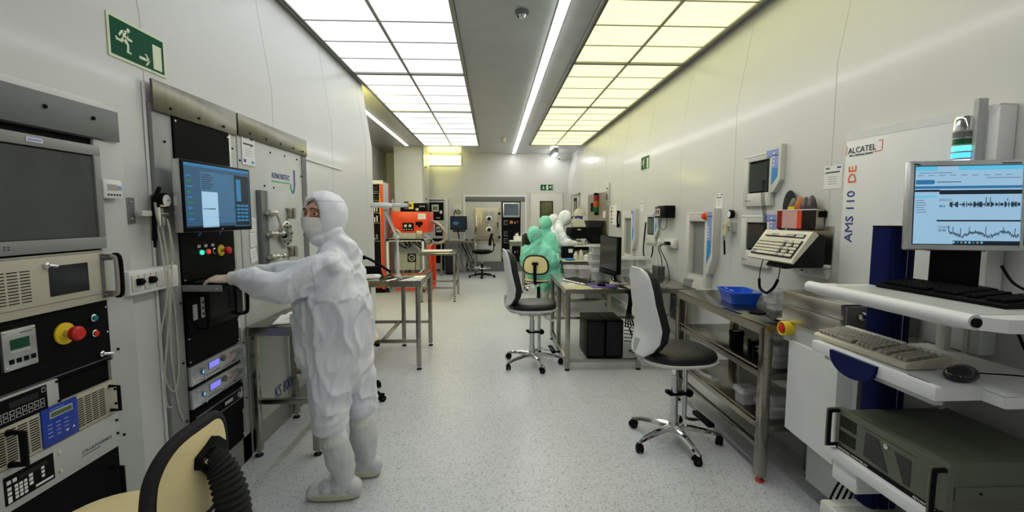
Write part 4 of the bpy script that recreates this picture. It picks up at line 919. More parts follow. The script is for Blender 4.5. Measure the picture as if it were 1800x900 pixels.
q = Part('bracket', t, 'steelflat'); q.box(-.24, -.02, -.006, -.001, .0, .26); q.box(-.24, -.02, -.26, -.006, 0, .006, 'steelflat'); q.end()
q = Part('support', t, 'grey'); q.prism([(-.30, .01), (-.10, .22), (-.03, .20), (-.03, -.0), (-.28, -.0)], -.21, -.05, 'x', 'charcoal'); q.end()
kb = thing('keyboard', 'beige keyboard with dark key gaps tilted on the right wall bracket', 'keyboard', (1.745, 2.79, 1.25), -91)
SL = rot('X', 50)
q = Part('body', kb, 'ivory'); q.T = SL
q.prism([(0, 0), (0, .012), (.03, .022), (.215, .04), (.222, .03), (.222, 0)], -.235, .235, 'x', 'ivory'); q.end()
q = Part('key_bed', kb, 'greige'); q.T = SL @ rot('X', 5, (0, 0, .022)); q.box(-.215, .215, .025, .145, .018, .024, 'charcoal'); q.box(-.19, .2, .165, .19, .018, .0245, 'charcoal'); q.end()
q = Part('keycaps', kb, 'ivory'); q.T = SL @ rot('X', 5, (0, 0, .022))
for r in range(5):
    n = 22
    for i in range(n):
        x = -.21 + i * .0192
        if i in (15, 19) and r in (1, 3): continue
        if r == 0 and 3 <= i <= 9: continue
        q.box(x, x + .0155, .03 + r * .023, .048 + r * .023, .024, .033, 'ivory' if not (i in (14, 15, 18) or (r == 0 and i < 3)) else 'greige', bev=.002, seg=1)
q.box(-.15, -.02, .03, .048, .024, .033, 'ivory', bev=.002)
for i in range(16): q.box(-.185 + i * .0185, -.17 + i * .0185, .17, .186, .024, .032, 'ivory' if i // 4 % 2 == 0 else 'greige')
q.box(.12, .19, .17, .186, .0245, .026, 'palegrey'); q.end()
q = Part('cable', kb, 'greige'); q.tube([(-.1, .165, .17), (-.12, .17, .22), (-.14, .19, .26)], .005); q.end()
t = thing('spiral_cord', 'black spiral cord dangling from the upper wall terminal', 'cord', (XR - .1, 3.2, 1.45))
pts = []
cen = catmull([(XR - .08, 3.28, 1.79), (XR - .10, 3.25, 1.66), (XR - .12, 3.18, 1.52), (XR - .15, 3.12, 1.42), (XR - .17, 3.06, 1.36)], 10)
N = len(cen) * 9
for i in range(N):
    u = i / (N - 1) * (len(cen) - 1); a = int(min(u, len(cen) - 2)); c = cen[a].lerp(cen[a + 1], u - a); an = i * .7
    pts.append(c + Vector((math.cos(an) * .013, math.sin(an) * .013, 0)))
q = Part('cord', t, 'black', 1); q.tube(pts, .0019, n=5, k=1); q.end()
t = thing('cable_loop', 'black cable looping below the tilted beige keyboard', 'cable', (1.8, 2.95, 1.05))
q = Part('cable', t, 'black', 1); q.tube([(1.80, 2.93, 1.28), (1.80, 2.97, 1.18), (1.80, 2.98, 1.10)], .003); q.tube([(1.80, 2.98, 1.11), (1.79, 2.95, 1.05), (1.79, 2.88, 1.03), (1.79, 2.81, 1.07), (1.80, 2.78, 1.13)], .009); q.tube([(1.80, 2.78, 1.13), (1.81, 2.78, 1.2), (1.81, 2.79, 1.26)], .003); q.end()
t = thing('cable_loop', 'black cable looping below the far small wall terminal', 'cable', (XR - .1, 5.7, 1.05))
q = Part('cable', t, 'black', 1); a = XR - .038; q.tube([(a, 5.95, 1.45), (a, 5.99, 1.3), (a, 6.02, 1.05), (a, 5.93, .98), (a, 5.8, .97), (a, 5.69, 1.04), (a, 5.66, 1.15)], .009); q.end()
t = thing('outlet_strip', 'white outlet strip with two dark sockets below tilted keyboard', 'outlet', **rw(2.92, 1.135))
q = Part('box', t, 'white'); q.box(-.15, .17, -.035, -.001, 0, .085, bev=.006)
for i in range(4): q.box(-.14 + i * .075, -.075 + i * .075, -.039, -.035, .014, .072, 'offwhite', bev=.002)
q.end()
for x in (-.11, -.04): q = Part('socket', t, 'black'); q.box(x - .014, x + .014, -.045, -.039, .03, .06); q.end()

# ---- things on bench B
t = thing('bin', 'bright blue plastic bin standing on the long shelf bench', 'bin', (1.75, 3.14, .923), -8)
q = Part('bin', t, 'binblue')
def tray(q, a, b, a2, b2, h, th=.004, m=None):
    o = [ring(0, 0, 0, a, b, 24, 9), ring(0, 0, h, a2, b2, 24, 9), ring(0, 0, h, a2 + .008, b2 + .008, 24, 9), ring(0, 0, h - .008, a2 + .008, b2 + .008, 24, 9), ring(0, 0, h - .004, a2 - th * .2, b2 - th * .2, 24, 9), ring(0, 0, h - .001, a2 - th, b2 - th, 24, 9), ring(0, 0, th, a - th, b - th, 24, 9)]
    q.loft([o[0], [(x * .999, y * .999, z) for x, y, z in ring(0, 0, h - .012, a2, b2, 24, 9)], ring(0, 0, h - .012, a2 + .008, b2 + .008, 24, 9), ring(0, 0, h, a2 + .008, b2 + .008, 24, 9), ring(0, 0, h, a2 - th, b2 - th, 24, 9), o[6]], m)
tray(q, .082, .12, .10, .145, .085); 
for y in (-.05, .05): q.box(-.075, -.06, y - .03, y + .03, .0865, .0885, 'periwinkle')
q.end()
def clear_box(name, lab, x, y, z, w, d, h, rz=0, content=None, grp=None, n=1, cat='box'):
    t = thing(name, lab, cat, (x, y, z), rz, grp)
    q = Part('body', t, 'clearside'); tray(q, w / 2 - .01, d / 2 - .01, w / 2 - .006, d / 2 - .006, h * .8, .003); q.end()
    q = Part('lid', t, 'clear'); q.box(-w / 2, w / 2, -d / 2, d / 2, h * .76, h, bev=.006); q.box(-w / 2 - .003, w / 2 + .003, -d / 2 - .003, d / 2 + .003, h * .74, h * .78, 'clearside'); q.end()
    if content:
        q = Part('contents', t, content)
        for i in range(n):
            cx = (i - (n - 1) / 2) * w / n
            q.lathe([(0, -d * .3), (min(w / n, h) * .36, -d * .3), (min(w / n, h) * .36, d * .3), (0, d * .3)], (cx, 0, h * .42), 'y', content, 20)
        q.end()
    return t
clear_box('clear_box', 'small clear plastic box with white label beside the blue bin', 1.86, 2.86, .923, .12, .12, .07)
clear_box('clear_box', 'clear box on top of the small box beside blue bin', 1.86, 2.87, .994, .11, .11, .06, 5)
clear_box('clear_box', 'clear plastic box against wall behind the small boxes', 1.89, 3.03, .923, .13, .14, .085)
t = thing('lid', 'round black lid lying on the bench nearer the blue bin', 'lid', (1.665, 2.76, .923)); q = Part('disc', t, 'black'); q.lathe([(0, 0), (.05, 0), (.05, .008), (.042, .01), (.038, .007), (0, .007)]); q.end()
t = thing('lid', 'round black lid with clear centre at the near end of bench', 'lid', (1.69, 2.55, .923)); q = Part('disc', t, 'black'); q.lathe([(0, 0), (.045, 0), (.045, .006), (.034, .007), (0, .007)]); q.lathe([(0, .0075), (.03, .0075), (0, .009)], m='palegrey'); q.end()
t = thing('label_strip', 'dark blue strip stuck to the front edge of the long bench', 'strip', (1.55, 2.83, .9225)); q = Part('strip', t, 'navy'); q.box(-.03, .0, -.1, .1, 0, .0015); q.end()
for i, (x, y, r, h, l) in enumerate(((1.66, 2.98, .045, .11, 'tallest'), (1.70, 2.84, .036, .085, 'middle'), (1.66, 2.72, .032, .075, 'nearest'))):
    t = thing('canister', l + ' of the three black canisters on the upper shelf', 'canister', (x, y, .641)); q = Part('body', t, 'black'); q.lathe([(0, 0), (r, 0), (r, h * .75), (0, h * .75)]); q.end(); q = Part('cap', t, 'blackmatt'); q.lathe([(0, h * .75), (r * 1.05, h * .75), (r * 1.05, h), (0, h)]); q.box(-r * .5, r * .5, -r * .4, r * .4, h, h + .001, 'palegrey'); q.end()
G = 'clear boxes on the lower shelves'
clear_box('storage_box', 'clear box with white label, lower of the two on upper shelf near end', 1.73, 2.60, .641, .2, .17, .075, 0, None, G)
clear_box('storage_box', 'clear box topmost on the upper shelf behind near bench leg', 1.74, 2.60, .717, .18, .15, .06, 4, None, G)
clear_box('storage_box', 'small clear box on lowest shelf left of the near bench leg', 1.63, 2.78, .336, .12, .12, .1, 0, None, G)
clear_box('storage_box', 'clear box on the lowest shelf right of near bench leg', 1.72, 2.60, .336, .2, .17, .075, 3, None, G)
clear_box('storage_box', 'clear box topmost on the lowest shelf right of near leg', 1.73, 2.60, .412, .18, .15, .06, -3, None, G)

# ---- the white etching machine: wall panel, steel box, lower cabinet
A = thing('etching_machine', 'large white machine panel with orange and blue lettering behind the cart', 'machine', (2.0, 2.15, 0))
q = Part('front_panel', A, 'white', 1); x = 1.985; q.box(x, XR - .002, 1.74, 2.52, .96, 1.965, 'white', bev=.004); q.box(x, XR - .002, 1.98, 2.38, .2, .96, 'white'); q.prism([(1.76, 1.93), (1.74, 1.97), (2.53, 1.99), (2.52, 1.95)], x - .001, XR - .002, 'x', 'white'); q.box(x - .006, x, 1.78, 1.80, .95, 1.95, 'palegrey'); q = q.end()
l = Part('lettering', A, 'inkblue'); TX = lambda y, z: Matrix.Translation((-.0165 - 0, y - 2.15, z)) @ Matrix.Rotation(-math.pi / 2, 4, 'Z') @ Matrix.Rotation(math.pi / 2, 4, 'X')
l.text('ALCATEL', 0, 0, 0, .045, 'ink', T=TX(2.50, 1.875)); l.text('Micro Machining Systems', 0, 0, 0, .0155, 'ink', T=TX(2.49, 1.858))
for b in ((2.51, 2.513, 1.865, 1.92), (2.275, 2.278, 1.865, 1.92), (2.278, 2.30, 1.917, 1.92), (2.278, 2.33, 1.865, 1.868)): l.box(-.0168, -.0155, b[0] - 2.15, b[1] - 2.15, b[2], b[3], 'orange')
R90 = Matrix.Rotation(math.pi / 2, 4, 'Z')
l.text('AMS 110', 0, 0, 0, .078, 'inkblue', T=TX(2.435, 1.385) @ R90); l.text('DE', 0, 0, 0, .078, 'orange', T=TX(2.435, 1.71) @ R90); l.end()
q = Part('load_box', A, 'steelflat', 1); q.box(1.60, 1.98, 2.0, 2.42, .96, 1.05, bev=.003); q.box(1.60, 1.98, 2.0, 2.42, 1.052, 1.125, bev=.003); q.box(1.62, 1.96, 1.985, 2.0, .97, 1.115, 'grey'); q.lathe([(0, -.002), (.018, -.002), (.02, -.018), (.01, -.026), (0, -.026)], (1.68, 1.985, 1.075), 'y', 'chrome'); q.box(1.615, 1.98, 2.01, 2.42, .85, .96, 'palegrey'); q.end()
q = Part('cabinet', A, 'white', 1); q.loft([[(1.595, 2.34, z0), (1.595, 1.99, z1), (1.65, 1.945, z1 + .02), (1.97, 1.945, z1 + .02), (1.97, 2.34, z0)] for z0, z1 in ((.38, .36), (.865, .86))]); q.box(1.64, 1.70, 1.925, 1.96, .4, .95, 'palegrey'); q.box(1.7, 1.97, 2.0, 2.3, .1, .4, 'palegrey'); q.end()
e = Part('emergency_stop', A, 'yellow', 1); e.lathe([(0, 0), (.036, 0), (.04, -.05), (.036, -.055), (.030, -.05), (.028, -.03), (0, -.03)], (1.615, 2.36, .925), 'x', 'yellow'); e.lathe([(0, -.03), (.014, -.03), (.022, -.045), (.018, -.06), (0, -.064)], (1.615, 2.36, .925), 'x', 'red'); e.end()
t = thing('stack_light', 'signal tower glowing green and blue above the large monitor', 'signal light', (1.945, 1.835, 1.74))
q = Part('pole', t, 'alu'); q.cyl((0, 0, -.15), (0, 0, .0), .012); q.box(-.005, .039, -.01, .01, -.1, -.05); q.box(.0, .039, -.05, -.03, -.1, .26, 'palegrey'); q.end()
for i, mm in enumerate(('glowwhite', 'glowblue', 'glowcyan', 'lampgreen', 'grey')):
    q = Part('light_segment', t, mm); q.lathe([(0, .0 + i * .028), (.034, i * .028), (.034, .022 + i * .028), (0, .022 + i * .028)], m=mm); q.lathe([(0, .022 + i * .028), (.036, .022 + i * .028), (.036, .028 + i * .028), (0, .028 + i * .028)], m='steelflat')
    q.end()
q = Part('cap', t, 'chrome'); q.lathe([(0, .14), (.036, .14), (.036, .185), (.03, .197), (0, .198)], m='chrome'); q.end()

# ---- cart
C = thing('equipment_cart', 'white shelf cart with dark blue posts at the right edge', 'cart', (1.7, 1.6, 0))
q = Part('post', C, 'navy', 1)
px, py = 1.70, 1.86
q.loft([[(px + a, py + b, z) for a, b in ((-.065, -.03), (-.055, -.045), (-.035, -.05), (-.028, -.035), (-.018, -.05), (.018, -.05), (.028, -.035), (.035, -.05), (.055, -.045), (.065, -.03), (.065, .035), (-.065, .035))] for z in (.1, 1.485)])
q.box(px - .066, px + .066, py - .05, py + .036, 1.485, 1.49, 'black'); q.cyl((px - .028, py - .038, .1), (px - .028, py - .038, 1.48), .004, 'alu', n=8); q.cyl((px + .028, py - .038, .1), (px + .028, py - .038, 1.48), .004, 'alu', n=8); q.end()
q = Part('top_shelf', C, 'white', 1)
q.loft([[(x, y, z) for x, y in ((1.39, 1.9), (1.975, 1.9), (1.975, 1.2), (1.55, 1.2), (1.47, 1.215), (1.39, 1.3))] for z in (1.195, 1.235)]); q.box(1.43, 1.97, 1.28, 1.85, 1.235, 1.237, 'palegrey'); q.end()
h = Part('handle', C, 'white', 1); h.cyl((1.385, 1.23, 1.225), (1.385, 1.91, 1.225), .023, 'white', n=20); h.cyl((1.385, 1.222, 1.225), (1.385, 1.23, 1.225), .014, 'black'); h.sphere((1.385, 1.91, 1.225), .024, 'white'); h.tube([(1.385, 1.91, 1.225), (1.42, 1.925, 1.225), (1.5, 1.91, 1.225)], .012); h.end()
q = Part('middle_shelf', C, 'white', 1); q.box(1.44, 1.62, 1.38, 1.96, .925, .975, bev=.006); q.box(1.60, 1.95, 1.31, 1.92, .925, .965, bev=.006); q.box(1.60, 1.64, 1.31, 1.8, .965, .978, 'white', bev=.004); q.box(1.455, 1.462, 1.42, 1.5, .975, .9755, 'ink'); q.box(1.46, 1.49, 1.4, 1.9, .905, .925, 'palegrey'); q.end()
h = Part('pull_handle', C, 'navy', 1); h.prism([(1.83, .968)] + [(1.715 + .115 * math.cos(a), .968 - .085 * math.sin(a) ** .8) for a in [i * math.pi / 12 for i in range(1, 12)]] + [(1.60, .968)], 1.425, 1.445, 'x', 'navy'); h.end()
q = Part('lower_shelf', C, 'white', 1); q.box(1.46, 1.97, 1.2, 1.87, .485, .53, bev=.005); q.box(1.47, 1.62, 1.7, 1.83, .40, .485, 'white', bev=.004); q.end()
q = Part('base', C, 'white', 1); q.box(1.56, 1.97, 1.2, 1.92, .06, .12, bev=.01); 
for a, b in ((1.6, 1.25), (1.94, 1.25), (1.6, 1.87), (1.94, 1.87)): q.cyl((a - .015, b, .03), (a + .015, b, .03), .03, 'black')
q.end()
q = Part('side_frame', C, 'offwhite', 1); q.box(1.9, 1.93, 1.80, 1.84, .1, 1.2, bev=.004); q.box(1.9, 1.93, 1.3, 1.34, .1, 1.2, bev=.004); q.end()
def keybd(t, L, W, rows, cols, base, key, h=.016, wedge=.02, special=None, kh=.008):
    q = Part('body', t, base); q.prism([(0, 0), (0, h * .7), (.01, h), (W, wedge + h), (W, 0)], -L / 2, L / 2, 'x', base); q.end()
    q = Part('keycaps', t, key); q.T = rot('X', math.degrees(math.atan2(wedge, W)), (0, 0, h)); dx = (L - .02) / cols; dy = (W - .03) / rows
    for r in range(rows):
        for c in range(cols):
            if c in (int(cols * .68), int(cols * .83)): continue
            if r == 0 and cols * .2 < c < cols * .45:
                continue
            mm = key if not (special and r == rows - 1) else special
            x = -L / 2 + .01 + c * dx; y = .015 + r * dy; q.box(x, x + dx * .82, y, y + dy * .82, h + .001, h + kh, mm, bev=.0018, seg=1)
    x0 = -L / 2 + .01 + int(cols * .2 + 1) * dx; q.box(x0, -L / 2 + .01 + (int(cols * .45)) * dx, .015, .015 + dy * .82, h + .001, h + kh, key, bev=.002); q.end()
k = thing('keyboard', 'black keyboard on the top shelf of the cart below the monitor', 'keyboard', (1.60, 1.575, 1.238), -87); keybd(k, .46, .17, 6, 21, 'black', 'blackmatt', .016, .012, kh=.01)
k = thing('keyboard', 'dirty beige keyboard on the middle shelf of the cart', 'keyboard', (1.475, 1.76, .979), -88); keybd(k, .45, .18, 6, 21, 'ivory', 'greige', .022, .022, 'paper', kh=.013)
t = thing('mouse', 'black mouse beside the beige keyboard on the cart', 'mouse', (1.60, 1.45, .979), -65)
q = Part('body', t, 'blackgloss'); q.loft([ring(0, .0, z, a, b, 24, 2.3) for z, a, b in ((0, .037, .064), (.010, .042, .070), (.024, .039, .063), (.036, .029, .048), (.043, .013, .024))]); q.end(60); q = Part('wheel', t, 'grey'); q.cyl((-.004, -.03, .03), (.004, -.03, .03), .007); q.end()
q = Part('cable', t, 'black'); q.tube([(0, .05, .01), (.03, .12, .004), (.1, .2, .003), (.2, .24, .003)], .0025); q.end()
# industrial computer on the lower shelf (front faces the aisle)
t = thing('industrial_computer', 'olive green rack computer with handles on the lower cart shelf', 'computer', (1.51, 1.60, .531), -90)
q = Part('case', t, 'olivedark'); q.box(-.215, .215, .0, .44, 0, .178, 'olive', bev=.003); q.box(.2155, .219, .03, .44, .05, .095, 'olive'); q.cyl((.219, .12, .072), (.2205, .12, .072), .005, 'black'); q.cyl((.219, .3, .072), (.2205, .3, .072), .005, 'black'); q.end()
q = Part('front_panel', t, 'olive'); q.box(-.24, .24, -.022, 0, 0, .18, bev=.002); q.box(-.238, .238, -.0235, -.022, .0, .018, 'black'); q.text('INDUSTRIAL COMPUTER 610', -.225, .004, -.0238, .012, 'paper'); q.text('ADVANTECH', .125, .004, -.0238, .014, 'paper')
vents(q, -.225, -.135, .10, .155, 14, 1, -.022, gap=.1, t=.4, vertical=True); vents(q, -.225, -.135, .035, .09, 14, 1, -.022, gap=.1, t=.4, vertical=True)
q.prism([(-.095, .04), (-.09, .14), (-.03, .14), (.02, .03), (.02, .03)][:4], -.0235, -.022, m='blackgloss'); q.prism([(.04, .13), (.11, .13), (.11, .03), (.085, .03)], -.0235, -.022, m='blackgloss'); q.box(-.11, .13, -.0228, -.022, .152, .153, 'black')
q.lathe([(.01, -.022), (.01, -.03), (.005, -.032), (0, -.032)], (.01, 0, .132), 'y', 'chrome', 14); q.end()
for s in (-1, 1):
    h = Part('handle', t, 'black'); h.tube([(s * .232, -.022, .165), (s * .232, -.055, .165), (s * .232, -.062, .155), (s * .232, -.062, .028), (s * .232, -.055, .018), (s * .232, -.022, .018)], .0075, k=3); h.tube([(s * .232 - .009, -.022, .172), (s * .232 - .009, -.06, .172), (s * .232 - .009, -.066, .16), (s * .232 - .009, -.066, .022), (s * .232 - .009, -.06, .01), (s * .232 - .009, -.022, .01)], .005, 'olive', k=3); h.box(s * .232 - .012, s * .232 + .008, -.024, -.022, .005, .175, 'olive'); h.end()
t = thing('printer', 'flat white unit on the base of the cart at lower right', 'printer', (1.72, 1.6, .121))
q = Part('case', t, 'offwhite', 1); q.box(1.475, 1.95, 1.22, 1.90, .121, .255, bev=.012); q.box(1.49, 1.7, 1.3, 1.84, .255, .2565, 'palegrey'); q.box(1.473, 1.476, 1.3, 1.84, .15, .19, 'black'); q.end()
# monitor on the cart
mt = thing('monitor', 'large silver monitor with light blue charts on the top cart shelf', 'monitor', (1.825, 1.70, 1.238), -14)
q = Part('stand', mt, 'black'); q.box(-.09, .075, -.0, .02, .0, .22, bev=.006); q.box(-.12, .11, -.05, .09, .0, .018, bev=.008); q.box(-.11, .09, .0, .03, .155, .2, bev=.004); q.end()
b = Part('casing', mt, 'alu'); TL = rot('X', -3, (0, 0, .18)); b.T = TL
b.box(-.205, .22, -.035, -.004, .158, .505, 'alu', bev=.008); b.box(-.17, .18, -.004, .03, .19, .47, 'grey', bev=.01); b.text('NEC', -.19, .488, -.0358, .010, 'ink'); b.box(.1, .16, -.0356, -.035, .488, .492, 'ink'); b = b.end()
s = Part('screen', mt, 'scr_light'); s.T = TL; y = -.0362
s.box(-.185, .198, -.036, -.034, .18, .485, 'black'); s.box(-.182, .165, -.0368, -.0355, .183, .482, 'scr_light'); s.box(.165, .176, -.038, -.034, .17, .49, 'alu'); s.box(.178, .198, -.0368, -.0355, .183, .482, 'scr_off')
def sb(x0, x1, z0, z1, m, l=1): s.box(x0, x1, -.0368 - .0004 * l, -.0366, z0, z1, m)
sb(-.182, -.11, .465, .482, 'scr_cyan'); sb(-.04, .165, .466, .482, 'scr_cyan'); sb(-.18, -.13, .413, .43, 'scr_mid'); s.cyl((-.125, -.0366, .4215), (-.125, -.0374, .4215), .009, 'scr_mid')
sb(-.182, .165, .396, .406, 'scr_mid'); sb(-.182, -.10, .384, .392, 'scr_dark'); sb(-.1, .165, .374, .39, 'scr_dark'); sb(-.182, -.11, .362, .368, 'scr_cyan'); sb(-.105, .165, .270, .276, 'scr_dark'); sb(-.05, .165, .183, .196, 'scr_dark')
for i in range(8): sb(-.05 + i * .013, -.043 + i * .013, .186, .193, ('scr_light', 'scr_mid', 'paper', 'scr_cyan')[i % 4], 2)
for i in range(9): sb(-.175 + i * .036, -.155 + i * .036, .446, .4475, 'scr_dark')
sb(-.17, -.06, .456, .4575, 'scr_dark'); sb(.05, .16, .435, .4365, 'scr_dark'); sb(-.11, -.03, .42, .4225, 'scr_dark')
for i in range(6): sb(-.178, -.15 + .005 * (i % 3), .35 - i * .009, .3515 - i * .009, 'scr_dark')
s.text('34.3', -.1, .325, -.0372, .012, 'scr_dark'); s.text('32.45', -.1, .232, -.0372, .012, 'scr_dark')
for z in (.355, .35, .25, .245): sb(-.1, -.06, z, z + .0012, 'scr_dark')
rr = random.Random(3); X = -.065
while X < .16:
    hgt = rr.uniform(.004, .02) if rr.random() < .8 else .002; c = .335 + (.018 if rr.random() < .12 and X > .05 else 0); sb(X, X + .0022, c - hgt * .6, c + hgt * .6, 'scr_dark'); X += .0026
X = -.065
while X < .16:
    c = .222 + .008 * math.sin(X * 70) + rr.uniform(-.004, .004); sb(X, X + .002, c - rr.uniform(.002, .006), c + (rr.uniform(.02, .035) if rr.random() < .12 else rr.uniform(.002, .008)), 'scr_dark'); X += .0028
s.end()
t = thing('cable', 'black monitor cable drooping behind the cart shelves', 'cable', (1.97, 1.55, 1.0))
q = Part('cable', t, 'black', 1); q.tube([(1.955, 1.66, 1.34), (1.96, 1.62, 1.28), (1.965, 1.56, 1.25)], .005); q.tube([(1.965, 1.64, 1.19), (1.97, 1.6, 1.1), (1.965, 1.55, 1.02), (1.96, 1.48, .99)], .005); q.tube([(1.97, 1.42, 1.19), (1.965, 1.45, 1.08), (1.955, 1.5, .99)], .005); q.end()
t = thing('cable_bundle', 'black cables hanging under the lower shelf of the cart', 'cables', (1.62, 1.85, .4))
q = Part('cables', t, 'black', 1); q.box(1.56, 1.66, 1.835, 1.88, .38, .40, 'black')
for k in range(4): q.tube([(1.56 + .03 * k, 1.86, .39), (1.54 + .03 * k, 1.88, .33), (1.52 + .03 * k, 1.89, .26), (1.52 + .02 * k, 1.93, .13)], .0045)
q.end()
# ================================================================ FAR END
GM = thing('coating_machine', 'pale machine front with square chamber door and black rack, end wall', 'machine', (.07, YE, 0))
q = Part('frame', GM, 'white', 1); q.box(-.80, .94, YE - .03, YE - .002, 2.06, 2.11); q.box(-.80, -.75, YE - .03, YE - .002, .0, 2.06); q.box(.89, .94, YE - .03, YE - .002, 0, 2.06); q.end()
q = Part('top_panel', GM, 'grey', 1); q.box(-.75, .89, YE - .035, YE - .002, 1.93, 2.06, bev=.003); q.end()
q = Part('front_panel', GM, 'palegrey', 1); q.box(-.75, .24, YE - .03, YE - .002, .28, 1.925, bev=.003); q.box(.77, .89, YE - .03, YE - .002, .28, 1.925); q.box(-.75, .89, YE - .025, YE - .002, 0, .275, 'grey')
for x, z in ((-.68, 1.85), (-.3, 1.85), (.1, 1.85), (-.68, 1.35), (.2, .6), (.2, 1.0), (.2, 1.5)): q.cyl((x, YE - .036, z), (x, YE - .03, z), .01, 'charcoal', n=10)
q.end()
q = Part('chamber_door', GM, 'dooralloy', 1); q.box(-.49, .19, YE - .10, YE - .03, .88, 1.77, bev=.01); q.box(-.36, .15, YE - .125, YE - .10, .95, 1.70, 'dooralloy', bev=.008); q.box(-.28, .03, YE - .14, YE - .125, 1.0, 1.66, 'greige', bev=.006)
q.box(-.46, -.42, YE - .14, YE - .10, 1.2, 1.55, 'paper', bev=.006); q.box(-.5, .2, YE - .06, YE - .03, .8, .86, 'dooralloy'); q = q.end()
for z in (1.46, 1.16):
    v = Part('viewport', q, 'alu', 1); v.lathe([(.05, 0), (.085, 0), (.085, -.03), (.055, -.035), (.05, -.01), (0, -.01)], (-.1, YE - .14, z), 'y', 'alu', 22); v.cyl((-.1, YE - .152, z), (-.1, YE - .15, z), .05, 'blackgloss'); v.lathe([(0, 0), (.035, 0), (.035, -.03), (0, -.03)], (-.1, YE - .14, z + .13), 'y', 'palegrey', 14); v.end()
for z in (1.6, .95): v = Part('clamp', q, 'black', 1); v.sphere((.18, YE - .13, z), .035); v.cyl((.18, YE - .13, z), (.18, YE - .08, z), .015, 'steelflat'); v.end()
v = Part('handle', q, 'black', 1); v.box(.13, .15, YE - .16, YE - .125, 1.22, 1.36, 'black', bev=.004); v.end()
v = Part('hinge', q, 'steelflat', 1); v.box(-.5, -.46, YE - .13, YE - .1, 1.62, 1.72); v.box(-.5, -.46, YE - .13, YE - .1, .95, 1.02); v.cyl((-.48, YE - .14, 1.1), (-.44, YE - .14, 1.25), .01, 'black'); v.end()
rk = Part('instrument_rack', GM, 'black', 1); rk.box(.245, .765, YE - .04, YE - .002, .28, 1.92, 'blackmatt'); rk = rk.end()
q = Part('screen', rk, 'palegrey', 1); q.box(.28, .74, YE - .055, YE - .04, 1.5, 1.9, 'alu', bev=.004); q.box(.31, .71, YE - .058, YE - .055, 1.55, 1.87, 'scr_slate'); q.end()
estop(rk, .44, 1.36, -.05, .03, 'yellow')
for i, z in enumerate((1.36, 1.05, .86, .55)):
    q = Part('module', rk, 'charcoal', 1); q.box(.27, .75, YE - .048, YE - .04, z - .1, z + .08, 'black')
    q.box(.3, .42, YE - .052, YE - .048, z - .06, z + .05, 'charcoal'); q.box(.31, .315, YE - .054, YE - .048, z - .06, z + .05, 'palegrey'); q.box(.3, .42, YE - .054, YE - .048, z + .05, z + .056, 'palegrey'); q.box(.3, .42, YE - .054, YE - .048, z - .066, z - .06, 'palegrey')
    for k in range(3): q.box(.6 + k * .04, .62 + k * .04, YE - .054, YE - .048, z - .04 + k * .01, z + .02 + k * .01, ('alu', 'lampred', 'grey')[(k + i) % 3])
    q.end()
# rack left of it
RH = thing('equipment_rack', 'cream rack with black instruments by end wall behind red furnace', 'equipment rack', (-1.52, YE, 0))
q = Part('cabinet', RH, 'offwhite', 1); q.box(-1.84, -1.22, YE - .2, YE - .002, 0, 2.02, bev=.005); q.box(-1.80, -1.27, YE - .21, YE - .2, .02, 1.94, 'palegrey'); q.box(-1.80, -1.3, YE - .204, YE - .2, 1.945, 1.97, 'black'); q.end()
q = Part('panel', RH, 'black', 1); q.box(-1.79, -1.32, YE - .22, YE - .21, 1.42, 1.9, 'blackmatt'); q.box(-1.64, -1.45, YE - .23, YE - .22, 1.65, 1.84, 'palegrey', bev=.004); q.box(-1.6, -1.49, YE - .232, YE - .23, 1.7, 1.79, 'lcd'); q.box(-1.42, -1.36, YE - .224, YE - .22, 1.6, 1.68, 'paper'); q.box(-1.7, -1.64, YE - .224, YE - .22, 1.5, 1.56, 'teal')
for k in range(3): q.box(-1.52 + k * .04, -1.5 + k * .04, YE - .224, YE - .22, 1.47, 1.5, 'paper')
q.end()
q = Part('panel', RH, 'palegrey', 1); q.box(-1.79, -1.32, YE - .222, YE - .21, .95, 1.40, 'palegrey'); q.cyl((-1.66, YE - .24, 1.26), (-1.66, YE - .222, 1.26), .035, 'lampred'); q.box(-1.55, -1.35, YE - .23, YE - .222, 1.0, 1.3, 'black'); q.box(-1.52, -1.38, YE - .234, YE - .23, 1.1, 1.25, 'palegrey'); q.box(-1.50, -1.46, YE - .238, YE - .234, 1.14, 1.2, 'black'); q.box(-1.44, -1.4, YE - .238, YE - .234, 1.14, 1.2, 'black'); q.box(-1.4, -1.39, YE - .226, YE - .222, 1.33, 1.38, 'black'); q.end()
q = Part('panel', RH, 'blackmatt', 1); q.box(-1.79, -1.32, YE - .218, YE - .21, .06, .93, 'blackmatt'); q.box(-1.74, -1.4, YE - .3, YE - .218, .1, .26, 'palegrey'); q.end()
t = thing('outlet', 'white outlet with two black plugs above the far small monitor', 'outlet', (-.98, YE, 1.62))
q = Part('box', t, 'offwhite'); q.box(-.12, .12, -.04, -.001, 0, .22, bev=.006); q.end()
for x in (-.03, .05): q = Part('plug', t, 'black'); q.cyl((x, -.04, .06), (x, -.07, .06), .022); q.end()
q = Part('cable', t, 'black'); q.tube([(-.03, -.07, .06), (-.06, -.09, .02), (-.08, -.04, -.08), (-.08, -.03, -.15)], .008); q.tube([(.05, -.07, .06), (.1, -.09, .02), (.05, -.08, -.03), (-.02, -.08, .03)], .008); q.end()
mt = thing('monitor', 'small dark monitor with blue glow on the end wall desk', 'monitor', (-.90, 12.1, .901))
q = Part('casing', mt, 'black'); q.box(-.22, .22, -.02, .02, .27, .63, 'black', bev=.006); q.box(-.16, .18, -.01, .02, .22, .26, 'blackmatt'); q.end()
